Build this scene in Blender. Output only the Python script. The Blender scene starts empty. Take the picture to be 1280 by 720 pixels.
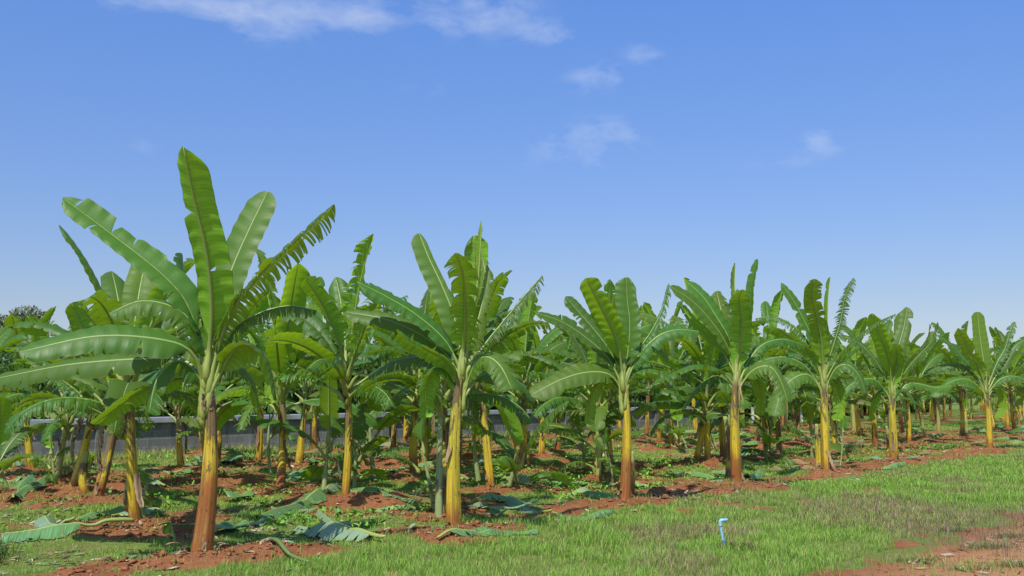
import bpy, bmesh, math, random
import numpy as np
from mathutils import Vector
R = math.radians
random.seed(7)
scene = bpy.context.scene
COL = scene.collection

# ------------------------------------------------------------------ camera
F = 1200.0
CAMH = 1.62
PITCH = math.atan(129 / F)
cam_d = bpy.data.cameras.new('camera')
cam_d.sensor_width = 36
cam_d.lens = 36 * F / 1280
cam_d.clip_end = 3000
cam = bpy.data.objects.new('camera', cam_d)
COL.objects.link(cam)
cam.location = (0, 0, CAMH)
cam.rotation_euler = (R(90) + PITCH, 0, 0)
scene.camera = cam
CT, ST = math.cos(PITCH), math.sin(PITCH)


def ray(px, py):
    x = (px - 640) / F
    y = -(py - 360) / F
    return np.array([x, CT - y * ST, ST + y * CT])


def on_ground(px, py, z=0.0):
    d = ray(px, py)
    t = (z - CAMH) / d[2]
    return d[0] * t, d[1] * t


def at_depth(px, py, Y):
    d = ray(px, py)
    t = Y / d[1]
    return np.array([d[0] * t, Y, CAMH + d[2] * t])


# ------------------------------------------------------------------ noise helpers
def _hash(ix, iy, seed):
    h = (ix.astype(np.int64) * 374761393 + iy.astype(np.int64) * 668265263 + seed * 1442695041) & 0xffffffff
    h = ((h ^ (h >> 13)) * 1274126177) & 0xffffffff
    h = h ^ (h >> 16)
    return (h & 0xffff) / 65535.0


def vnoise(x, y, seed=0):
    x = np.asarray(x, float); y = np.asarray(y, float)
    ix = np.floor(x); iy = np.floor(y)
    fx = x - ix; fy = y - iy
    fx = fx * fx * (3 - 2 * fx); fy = fy * fy * (3 - 2 * fy)
    a = _hash(ix, iy, seed); b = _hash(ix + 1, iy, seed)
    c = _hash(ix, iy + 1, seed); d = _hash(ix + 1, iy + 1, seed)
    return (a * (1 - fx) + b * fx) * (1 - fy) + (c * (1 - fx) + d * fx) * fy


def fbm(x, y, oct=4, seed=0):
    s = 0; a = 0.5; n = 0
    for k in range(oct):
        s = s + a * vnoise(np.asarray(x) * 2 ** k + 17.3 * k, np.asarray(y) * 2 ** k - 9.1 * k, seed + k)
        n += a; a *= 0.5
    return s / n


def sstep(a, b, x):
    t = np.clip((x - a) / (b - a), 0, 1)
    return t * t * (3 - 2 * t)


# ------------------------------------------------------------------ plantation layout
P1 = np.array(on_ground(250, 695, .12))      # stems stand on low mounds
DR = np.array([0.68, 0.733]); DR /= np.linalg.norm(DR)      # row direction
DN = np.array([-DR[1], DR[0]])                               # away from the verge


def row_pos(a, p):
    q = P1 + DR * a + DN * p
    return q[0], q[1]


def row_coord(x, y):
    dx = np.asarray(x) - P1[0]; dy = np.asarray(y) - P1[1]
    return dx * DR[0] + dy * DR[1], dx * DN[0] + dy * DN[1]


HERO = [(250, 695), (567, 661), (780, 629), (922, 608), (1033, 590), (1118, 577), (1237, 558)]
# other stems that can be read one by one in the photograph: base pixel, stem height (m), look
MID = [
    (170, 656, 1.75, 'yellow'), (118, 628, 1.35, 'dark'), (90, 614, 1.45, 'yellow'), (72, 602, 1.25, 'green'),
    (40, 587, 1.5, 'yellow'), (268, 598, 1.6, 'dark'), (228, 584, 1.4, 'yellow'), (350, 611, 1.6, 'brown'),
    (431, 624, 1.75, 'yellow'), (323, 574, 1.7, 'yellow'), (373, 580, 1.6, 'yellow'), (613, 610, 1.95, 'yellow'),
    (518, 594, 1.65, 'brown'), (492, 575, 1.6, 'dark'), (531, 580, 1.5, 'yellow'), (595, 568, 1.6, 'yellow'),
    (650, 585, 1.75, 'brown'), (676, 571, 1.5, 'yellow'), (697, 562, 1.5, 'brown'), (748, 594, 1.4, 'green'),
    (764, 583, 1.6, 'yellow'), (838, 560, 1.8, 'yellow'), (869, 580, 1.3, 'yellow'), (884, 580, 1.85, 'yellow'),
    (905, 574, 1.5, 'brown'), (958, 571, 1.4, 'yellow'), (975, 570, 1.9, 'yellow'), (945, 556, 1.6, 'brown'),
    (997, 553, 1.6, 'dark'), (1045, 562, 1.6, 'yellow'), (1095, 560, 1.6, 'brown'), (1157, 549, 1.7, 'green'),
    (1203, 545, 1.9, 'yellow'), (1260, 537, 1.7, 'yellow'), (-45, 600, 1.6, 'yellow'), (561, 638, 1.7, 'yellow'),
]
hero_xy = [on_ground(*h, .12) for h in HERO]
mid_xy = [on_ground(m[0], m[1], .10) for m in MID]
taken = list(hero_xy) + list(mid_xy)
far_xy = []
rr = random.Random(31)
for k in range(0, 9):
    p = k * 2.62
    amin = -2.4 + 0.36 * p
    amax = min(31 + 4.1 * p, 92)
    a = amin + rr.uniform(0, 2) + (1.6 if k % 2 else 0)
    while a < amax:
        x, y = row_pos(a + rr.uniform(-.35, .35), p + rr.uniform(-.3, .3))
        a += 3.25 if k < 6 else 3.9
        if p > 14.5 and y < 43:
            continue
        if k == 0 and y < 30:
            continue
        if y < 19.5:
            continue
        if any((x - t[0]) ** 2 + (y - t[1]) ** 2 < 2.1 ** 2 for t in taken):
            continue
        far_xy.append((x, y, k)); taken.append((x, y))

MX = np.array([[t[0], t[1]] for t in taken if t[1] < 45])
_mr = random.Random(5)
MH = np.array([_mr.uniform(.10, .2) for _ in MX])
MR_ = np.array([_mr.uniform(.5, .85) for _ in MX])


def mound(x, y):
    x = np.asarray(x, float); y = np.asarray(y, float)
    m = np.zeros_like(x); s = np.zeros_like(x)
    wx = (fbm(x * 1.1, y * 1.1, 3, 71) - .5) * 1.1
    wy = (fbm(x * 1.1 + 50, y * 1.1, 3, 72) - .5) * 1.1
    for (cx, cy), h, r in zip(MX, MH, MR_):
        ax = (x - cx + wx) * DR[0] + (y - cy + wy) * DR[1]
        ay = (x - cx + wx) * DN[0] + (y - cy + wy) * DN[1]
        g = np.exp(-((ax / (r * 1.75)) ** 2 + (ay / r) ** 2))
        m = np.maximum(m, g * h)
        s = np.maximum(s, g)
    return m, s


def soil_mask(x, y, s=None):
    if s is None:
        s = mound(x, y)[1]
    a, p = row_coord(x, y)
    n = fbm(np.asarray(x) * .42, np.asarray(y) * .42, 4, 11)
    n2 = fbm(np.asarray(x) * 1.7, np.asarray(y) * 1.7, 3, 15)
    field = sstep(-.9, .1, p) * (1 - sstep(12.6, 14.2, p))
    # furrow of bare earth beside each row, patchy grass between
    stripe = .5 + .5 * np.cos((p / 2.62) * 2 * np.pi)
    m = field * sstep(.495, .60, n * .6 + n2 * .4 + .10 * stripe)
    m = np.maximum(m, sstep(.40, .66, s + (n2 - .5) * .6))
    path = 1 - sstep(-4.6, -3.95, p + (n2 - .5) * 1.3 + (n - .5) * .8)
    bare = sstep(.64, .74, n2 * .7 + n * .3) * (p < 0) * .6
    m = np.maximum(np.maximum(m, path), bare)
    return np.clip(m, 0, 1)


def ground_z(x, y):
    x = np.asarray(x, float); y = np.asarray(y, float)
    m, s = mound(x, y)
    z = m + (fbm(x * .35, y * .35, 3, 3) - .5) * .10
    sm = soil_mask(x, y, s)
    rough = (fbm(x * 4.0, y * 4.0, 3, 21) - .5)
    z = z + rough * (.025 + .10 * sm * (s > .05))
    _, pq = row_coord(x, y)
    z = z - .05 * sm * np.exp(-((pq + 5.9 + .25 * (fbm(x * .7, y * .7, 2, 8) - .5)) / .22) ** 2) + (pq < -4.6) * sm * (fbm(x * 7, y * 7, 3, 33) - .5) * .035
    fall = np.clip((y - 3) / 5, 0, 1) * (1 - sstep(45, 80, y))
    return z * fall


def gz(x, y):
    return float(ground_z(np.array([x]), np.array([y]))[0])


# ------------------------------------------------------------------ materials
class NT:
    def __init__(s, name):
        s.m = bpy.data.materials.new(name); s.m.use_nodes = True
        s.t = s.m.node_tree; s.t.nodes.clear()
        s.out = s.t.nodes.new('ShaderNodeOutputMaterial')

    def n(s, typ, **kw):
        nd = s.t.nodes.new(typ)
        for k, v in kw.items():
            if k in nd.inputs.keys() if isinstance(k, str) else False:
                nd.inputs[k].default_value = v
            else:
                setattr(nd, k, v)
        return nd

    def l(s, a, b):
        s.t.links.new(a, b)

    def math(s, op, a, b=None, c=None, clamp=False):
        nd = s.t.nodes.new('ShaderNodeMath'); nd.operation = op; nd.use_clamp = clamp
        for i, v in enumerate((a, b, c)):
            if v is None: continue
            if isinstance(v, (int, float)): nd.inputs[i].default_value = v
            else: s.l(v, nd.inputs[i])
        return nd.outputs[0]

    def mix(s, f, a, b, mode='MIX'):
        nd = s.t.nodes.new('ShaderNodeMix'); nd.data_type = 'RGBA'; nd.blend_type = mode
        for v, i in ((f, nd.inputs[0]), (a, nd.inputs[6]), (b, nd.inputs[7])):
            if isinstance(v, (int, float)): i.default_value = v
            elif isinstance(v, tuple): i.default_value = (*v, 1) if len(v) == 3 else v
            else: s.l(v, i)
        return nd.outputs[2]

    def noise(s, vec, scale, detail=4, rough=.55, dist=0):
        nd = s.t.nodes.new('ShaderNodeTexNoise')
        nd.inputs['Scale'].default_value = scale; nd.inputs['Detail'].default_value = detail
        nd.inputs['Roughness'].default_value = rough; nd.inputs['Distortion'].default_value = dist
        if vec is not None: s.l(vec, nd.inputs['Vector'])
        return nd.outputs['Fac']

    def mapv(s, vec, sc, loc=None):
        nd = s.t.nodes.new('ShaderNodeMapping'); nd.inputs['Scale'].default_value = sc
        s.l(vec, nd.inputs['Vector'])
        if loc is not None: s.l(loc, nd.inputs['Location'])
        return nd.outputs[0]

    def ramp(s, f, stops):
        nd = s.t.nodes.new('ShaderNodeValToRGB'); e = nd.color_ramp.elements
        while len(e) < len(stops): e.new(.5)
        for i, (p, c) in enumerate(stops):
            e[i].position = p; e[i].color = (*c, 1)
        s.l(f, nd.inputs[0]); return nd.outputs[0]

    def mr(s, f, a, b, c=0, d=1):
        nd = s.t.nodes.new('ShaderNodeMapRange')
        nd.inputs[1].default_value = a; nd.inputs[2].default_value = b
        nd.inputs[3].default_value = c; nd.inputs[4].default_value = d
        s.l(f, nd.inputs[0]); return nd.outputs[0]

    def bump(s, h, strength, dist):
        nd = s.t.nodes.new('ShaderNodeBump'); nd.inputs['Strength'].default_value = strength
        nd.inputs['Distance'].default_value = dist; s.l(h, nd.inputs['Height'])
        return nd.outputs[0]


def leaf_material(name, top_a, top_b, under, trans, trans_w=.34, rough=.42, dry=0.0, spec=.5):
    k = NT(name)
    uv = k.n('ShaderNodeUVMap'); info = k.n('ShaderNodeObjectInfo')
    tint = k.n('ShaderNodeSeparateColor'); k.l(info.outputs['Color'], tint.inputs[0])
    rnd = info.outputs['Random']
    off = k.n('ShaderNodeCombineXYZ'); k.l(k.math('MULTIPLY', rnd, 37.0), off.inputs[1]); k.l(k.math('MULTIPLY', rnd, 11.0), off.inputs[0])
    vb = k.mapv(uv.outputs[0], (.35, 13, 1), off.outputs[0])
    bands = k.noise(vb, 1.0, 3, .6)
    vf = k.mapv(uv.outputs[0], (.8, 52, 1), off.outputs[0])
    veins = k.noise(vf, 1.0, 2, .5)
    col = k.mix(bands, top_a, top_b)
    col = k.mix(k.math('MULTIPLY', k.mr(veins, .45, .60), .45), col, tuple(c * 1.5 for c in top_b))
    # yellowing of young / old leaves
    col = k.mix(k.math('MULTIPLY', tint.outputs[0], .75), col, (.30, .36, .045))
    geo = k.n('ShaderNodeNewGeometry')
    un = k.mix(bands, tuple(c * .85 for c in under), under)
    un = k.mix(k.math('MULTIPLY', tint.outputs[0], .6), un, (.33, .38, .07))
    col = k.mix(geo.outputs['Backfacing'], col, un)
    # scorched edge and patches
    sx = k.n('ShaderNodeSeparateXYZ'); k.l(uv.outputs[0], sx.inputs[0])
    edge = k.math('ABSOLUTE', sx.outputs[0])
    nb = k.noise(k.mapv(uv.outputs[0], (3, 5, 1), off.outputs[0]), 1.0, 4, .65)
    e2 = k.math('ADD', edge, k.math('MULTIPLY', k.math('SUBTRACT', nb, .5), .35))
    brown = k.mr(e2, .95, 1.03)
    spots = k.mr(k.math('ADD', nb, k.math('MULTIPLY', tint.outputs[1], .35)), .70, .80)
    bf = k.math('MAXIMUM', k.math('MULTIPLY', brown, .85), k.math('MULTIPLY', spots, .75), clamp=True)
    col = k.mix(bf, col, (.20, .115, .045))
    if dry:
        col = k.mix(dry, col, (.16, .09, .045))
    hs = k.n('ShaderNodeHueSaturation')
    k.l(k.mr(rnd, 0, 1, .485, .515), hs.inputs['Hue'])
    k.l(k.math('ADD', k.mr(rnd, 0, 1, .82, 1.16), tint.outputs[2]), hs.inputs['Value']); k.l(col, hs.inputs['Color'])
    col = hs.outputs[0]
    bs = k.n('ShaderNodeBsdfPrincipled'); k.l(col, bs.inputs['Base Color'])
    k.l(k.mr(bands, .3, .7, rough - .07, rough + .1), bs.inputs['Roughness'])
    bs.inputs['Specular IOR Level'].default_value = spec
    h = k.math('ADD', k.math('MULTIPLY', bands, .8), k.math('MULTIPLY', veins, .22))
    bmp = k.bump(h, .5, .010)
    k.l(bmp, bs.inputs['Normal'])
    tr = k.n('ShaderNodeBsdfTranslucent')
    tc = k.mix(k.math('MULTIPLY', bf, .9), k.mix(bands, tuple(c * .8 for c in trans), trans), (.10, .06, .02))
    k.l(tc, tr.inputs['Color'])
    ms = k.n('ShaderNodeMixShader'); k.l(k.math('ADD', k.math('MULTIPLY', tint.outputs[0], .75), trans_w * .42, clamp=True), ms.inputs[0])
    k.l(bs.outputs[0], ms.inputs[1]); k.l(tr.outputs[0], ms.inputs[2])
    k.l(ms.outputs[0], k.out.inputs[0])
    return k.m


M = {}
M['leaf'] = leaf_material('banana_leaf', (.105, .275, .012), (.255, .470, .045), (.048, .130, .012), (.52, .80, .02), .42, .50, 0.0, .36)  # underside colour darkened to paint in the shade beneath the leaves
M['cut_leaf'] = leaf_material('cut_banana_leaf', (.075, .170, .050), (.12, .24, .08), (.19, .28, .16), (.2, .34, .08), .15, .45)
M['dry_leaf'] = leaf_material('dried_banana_leaf', (.20, .125, .06), (.30, .20, .10), (.30, .21, .12), (.3, .17, .06), .2, .8, .25, .1)


def simple_noise_mat(name, a, b, scale, rough=.7, bump=.4, dist=.01, stretch=(1, 1, 1), spec=.3):
    k = NT(name)
    tc = k.n('ShaderNodeTexCoord')
    v = k.mapv(tc.outputs['Object'], stretch)
    n = k.noise(v, scale, 6, .6)
    col = k.mix(k.mr(n, .3, .7), a, b)
    bs = k.n('ShaderNodeBsdfPrincipled'); k.l(col, bs.inputs['Base Color']); bs.inputs['Roughness'].default_value = rough
    bs.inputs['Specular IOR Level'].default_value = spec
    k.l(k.bump(n, bump, dist), bs.inputs['Normal'])
    k.l(bs.outputs[0], k.out.inputs[0])
    return k.m


def petiole_mat():
    k = NT('petiole_green')
    uv = k.n('ShaderNodeUVMap'); info = k.n('ShaderNodeObjectInfo')
    tint = k.n('ShaderNodeSeparateColor'); k.l(info.outputs['Color'], tint.inputs[0])
    sx = k.n('ShaderNodeSeparateXYZ'); k.l(uv.outputs[0], sx.inputs[0])
    n = k.noise(k.mapv(uv.outputs[0], (9, 3, 1)), 1.0, 4, .6)
    c = k.ramp(sx.outputs[1], [(0, (.30, .34, .075)), (.18, (.29, .36, .085)), (.5, (.24, .34, .085)), (1, (.32, .38, .09))])
    c = k.mix(k.mr(n, .45, .75, 0, .6), c, (.22, .30, .07))
    c = k.mix(k.math('MULTIPLY', tint.outputs[1], .8), c, (.10, .14, .04))
    bs = k.n('ShaderNodeBsdfPrincipled'); k.l(c, bs.inputs['Base Color']); bs.inputs['Roughness'].default_value = .42
    k.l(k.bump(n, .3, .004), bs.inputs['Normal'])
    k.l(bs.outputs[0], k.out.inputs[0]); return k.m


M['petiole'] = petiole_mat()


def stem_mat():
    """sheath layers: uv.x round the stem, uv.y up it; object colour r = orange, g = dark, b = young"""
    k = NT('banana_stem')
    uv = k.n('ShaderNodeUVMap'); info = k.n('ShaderNodeObjectInfo')
    tint = k.n('ShaderNodeSeparateColor'); k.l(info.outputs['Color'], tint.inputs[0])
    rnd = info.outputs['Random']
    off = k.n('ShaderNodeCombineXYZ'); k.l(k.math('MULTIPLY', rnd, 23.0), off.inputs[0]); k.l(k.math('MULTIPLY', rnd, 57.0), off.inputs[1])
    streak = k.noise(k.mapv(uv.outputs[0], (16, 1.6, 1), off.outputs[0]), 1.0, 5, .6, .3)
    fine = k.noise(k.mapv(uv.outputs[0], (55, 3.5, 1), off.outputs[0]), 1.0, 4, .65)
    patch = k.noise(k.mapv(uv.outputs[0], (3.4, 4.2, 1), off.outputs[0]), 1.0, 5, .68, .6)
    sx = k.n('ShaderNodeSeparateXYZ'); k.l(uv.outputs[0], sx.inputs[0])
    h = k.math('ADD', sx.outputs[1], k.math('MULTIPLY', k.math('SUBTRACT', patch, .5), .30))
    ho = k.math('SUBTRACT', k.math('MULTIPLY', h, 1.2), k.math('MULTIPLY', tint.outputs[0], .62))
    yel = k.ramp(ho, [(0, (.32, .080, .018)), (.09, (.37, .125, .020)), (.20, (.70, .50, .025)), (.7, (.58, .52, .04)), (1, (.30, .36, .10))])
    c = k.mix(k.mr(streak, .46, .62, 0, .85), yel, (.22, .10, .028))
    c = k.mix(k.mr(fine, .5, .75, 0, .5), c, (.55, .50, .14))
    c = k.mix(k.mr(streak, .46, .34, 0, .75), c, (.11, .13, .022))
    # dead papery sheath patches, mostly high on the stem
    hi = k.math('ADD', patch, k.mr(sx.outputs[1], .40, .74, -.06, .19))
    hi = k.math('ADD', hi, k.math('MULTIPLY', k.math('SUBTRACT', tint.outputs[1], .3), .42))
    dead = k.mr(hi, .585, .64)
    deadc = k.mix(k.mr(fine, .35, .7), (.055, .032, .022), (.24, .15, .085))
    c = k.mix(k.math('MULTIPLY', dead, .88), c, deadc)
    c = k.mix(k.math('MULTIPLY', k.mr(k.math('ADD', sx.outputs[1], k.math('MULTIPLY', k.math('SUBTRACT', patch, .5), .25)), .76, .82), .95), c, k.mix(k.mr(streak, .35, .65), (.22, .30, .06), (.42, .46, .14)))
    gl = k.mix(k.mr(streak, .35, .65), (.22, .30, .10), (.34, .40, .17))
    c = k.mix(tint.outputs[2], c, gl)
    dots = k.noise(k.mapv(uv.outputs[0], (26, 22, 1), off.outputs[0]), 1.0, 2, .5)
    c = k.mix(k.mr(dots, .63, .68, 0, .75), c, (.05, .035, .02))
    bs = k.n('ShaderNodeBsdfPrincipled'); k.l(c, bs.inputs['Base Color'])
    k.l(k.mr(dead, 0, 1, .38, .8), bs.inputs['Roughness'])
    bs.inputs['Specular IOR Level'].default_value = .4
    hh = k.math('ADD', k.math('MULTIPLY', streak, .6), k.math('ADD', k.math('MULTIPLY', fine, .3), k.math('MULTIPLY', dead, .35)))
    k.l(k.bump(hh, .6, .02), bs.inputs['Normal'])
    k.l(bs.outputs[0], k.out.inputs[0]); return k.m


M['stem'] = stem_mat()
M['dry'] = simple_noise_mat('dry_sheath', (.13, .075, .04), (.42, .30, .18), 9, .85, .6, .01, (1, 1, .25), .15)


def ground_mat():
    k = NT('ground')
    tc = k.n('ShaderNodeTexCoord'); P = tc.outputs['Object']
    at = k.n('ShaderNodeAttribute'); at.attribute_name = 'soil'
    at2 = k.n('ShaderNodeAttribute'); at2.attribute_name = 'moist'
    n1 = k.noise(P, 1.3, 6, .65); n2 = k.noise(P, 9, 6, .7); n3 = k.noise(P, 42, 5, .7)
    soil = k.mix(k.mr(n1, .3, .7), (.235, .088, .034), (.37, .155, .066))
    soil = k.mix(k.mr(n2, .42, .68, 0, .6), soil, (.15, .058, .030))
    soil = k.mix(k.mr(n3, .55, .75, 0, .55), soil, (.47, .27, .15))
    soil = k.mix(k.math('MULTIPLY', at2.outputs['Fac'], .5), soil, (.58, .33, .15))
    grass = k.mix(k.mr(n2, .3, .7), (.11, .17, .03), (.22, .26, .06))
    grass = k.mix(k.mr(n1, .5, .7, 0, .5), grass, (.22, .17, .07))
    grass = k.mix(k.mr(n3, .58, .75, 0, .5), grass, (.28, .20, .10))
    f = k.math('ADD', at.outputs['Fac'], k.math('MULTIPLY', k.math('SUBTRACT', n2, .5), .9))
    f = k.mr(f, .34, .56)
    c = k.mix(f, grass, soil)
    bs = k.n('ShaderNodeBsdfPrincipled'); k.l(c, bs.inputs['Base Color']); bs.inputs['Roughness'].default_value = .92
    bs.inputs['Specular IOR Level'].default_value = .12
    h = k.math('ADD', k.math('MULTIPLY', n2, .6), k.math('MULTIPLY', n3, .4))
    k.l(k.bump(h, .9, .06), bs.inputs['Normal'])
    k.l(bs.outputs[0], k.out.inputs[0]); return k.m


M['ground'] = ground_mat()
M['clod'] = simple_noise_mat('soil_clod', (.17, .055, .025), (.36, .15, .07), 30, .95, .6, .01, (1, 1, 1), .1)


def attr_color_mat(name, rough=.55, trans=.3, spec=.3):
    k = NT(name)
    at = k.n('ShaderNodeAttribute'); at.attribute_name = 'tone'
    bs = k.n('ShaderNodeBsdfPrincipled'); k.l(at.outputs['Color'], bs.inputs['Base Color'])
    bs.inputs['Roughness'].default_value = rough; bs.inputs['Specular IOR Level'].default_value = spec
    tr = k.n('ShaderNodeBsdfTranslucent')
    k.l(k.mix(.5, at.outputs['Color'], (.24, .34, .03)), tr.inputs['Color'])
    ms = k.n('ShaderNodeMixShader'); ms.inputs[0].default_value = trans
    k.l(bs.outputs[0], ms.inputs[1]); k.l(tr.outputs[0], ms.inputs[2]); k.l(ms.outputs[0], k.out.inputs[0])
    return k.m


M['grass'] = attr_color_mat('grass_blades')
M['foliage'] = attr_color_mat('tree_foliage', .5, .2)
M['litter'] = attr_color_mat('leaf_litter', .7, .08, .2)
M['bark'] = simple_noise_mat('bark', (.07, .05, .035), (.17, .13, .09), 14, .9, .6, .02, (1, 1, .3))


# ------------------------------------------------------------------ object helpers
def tag(o, label=None, cat=None, group=None, kind=None):
    if label: o['label'] = label
    if cat: o['category'] = cat
    if group: o['group'] = group
    if kind: o['kind'] = kind
    return o


def empty(name, loc, rz=0):
    o = bpy.data.objects.new(name, None); COL.objects.link(o)
    o.empty_display_size = .2
    o.location = loc; o.rotation_euler = (0, 0, rz); return o


def new_obj(name, me, mats, parent=None, smooth=True):
    for m in (mats if isinstance(mats, (list, tuple)) else [mats]): me.materials.append(m)
    if smooth:
        me.polygons.foreach_set('use_smooth', np.ones(len(me.polygons), bool))
    o = bpy.data.objects.new(name, me); COL.objects.link(o)
    if parent is not None: o.parent = parent
    return o


def mesh_from(name, V, Fc, UV=None, mi=None):
    me = bpy.data.meshes.new(name)
    me.from_pydata([tuple(v) for v in V], [], Fc)
    if UV is not None:
        ul = me.uv_layers.new(name='UVMap')
        li = np.zeros(len(me.loops), np.int32); me.loops.foreach_get('vertex_index', li)
        ul.data.foreach_set('uv', np.asarray(UV, float)[li].ravel())
    if mi is not None: me.polygons.foreach_set('material_index', np.asarray(mi, np.int32))
    me.update(); return me


def bulk_mesh(name, V, loops, counts, tone=None):
    """fast numpy mesh; tone = colour per vertex"""
    me = bpy.data.meshes.new(name)
    me.vertices.add(len(V)); me.vertices.foreach_set('co', np.asarray(V, np.float32).ravel())
    me.loops.add(len(loops)); me.loops.foreach_set('vertex_index', np.asarray(loops, np.int32))
    st = np.concatenate([[0], np.cumsum(counts)[:-1]]).astype(np.int32)
    me.polygons.add(len(counts)); me.polygons.foreach_set('loop_start', st)
    me.polygons.foreach_set('loop_total', np.asarray(counts, np.int32))
    if tone is not None:
        a = me.attributes.new('tone', 'FLOAT_COLOR', 'POINT')
        c = np.ones((len(V), 4), np.float32); c[:, :3] = tone
        a.data.foreach_set('color', c.ravel())
    me.update(calc_edges=True); me.validate(); return me


def norm(v):
    return v / np.maximum(np.linalg.norm(v, axis=-1, keepdims=True), 1e-9)


def tube(path, rad, sides=8, flat=1.0, side=None, nrm=None, cap=True):
    path = np.asarray(path, float); n = len(path)
    T = norm(np.gradient(path, axis=0))
    if side is None:
        ref = np.array([0, 0, 1.0]) if abs(T[n // 2][2]) < .8 else np.array([1.0, 0, 0])
        side = norm(np.cross(T, ref)); nrm = norm(np.cross(side, T))
    V = []; UV = []
    L = np.concatenate([[0], np.cumsum(np.linalg.norm(np.diff(path, axis=0), axis=1))]); L /= L[-1]
    for j in range(sides + 1):
        a = 2 * math.pi * j / sides
        V.append(path + side * (rad * math.cos(a))[:, None] + nrm * (rad * flat * math.sin(a))[:, None])
        UV.append(np.stack([np.full(n, j / sides), L], 1))
    V = np.stack(V, 1).reshape(-1, 3); UV = np.stack(UV, 1).reshape(-1, 2)
    Fc = []
    m = sides + 1
    for i in range(n - 1):
        for j in range(sides):
            Fc.append((i * m + j, i * m + j + 1, (i + 1) * m + j + 1, (i + 1) * m + j))
    if cap:
        Fc.append(tuple(range(m - 2, -1, -1))); Fc.append(tuple((n - 1) * m + j for j in range(sides)))
    return V, Fc, UV


def resample(P, n):
    P = np.asarray(P, float)
    d = np.concatenate([[0], np.cumsum(np.linalg.norm(np.diff(P, axis=0), axis=1))])
    s = np.linspace(0, d[-1], n)
    return np.stack([np.interp(s, d, P[:, i]) for i in range(3)], 1), d[-1]


def spline(pts, n=60):
    """Catmull-Rom through control points"""
    P = np.asarray(pts, float)
    P = np.vstack([2 * P[0] - P[1], P, 2 * P[-1] - P[-2]])
    out = []
    for i in range(1, len(P) - 2):
        t = np.linspace(0, 1, n // (len(P) - 3) + 1)[:, None]
        a, b, c, d = P[i - 1], P[i], P[i + 1], P[i + 2]
        out.append(.5 * ((2 * b) + (c - a) * t + (2 * a - 5 * b + 4 * c - d) * t ** 2 + (3 * b - a - 3 * c + d) * t ** 3))
    return np.vstack(out)


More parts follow.
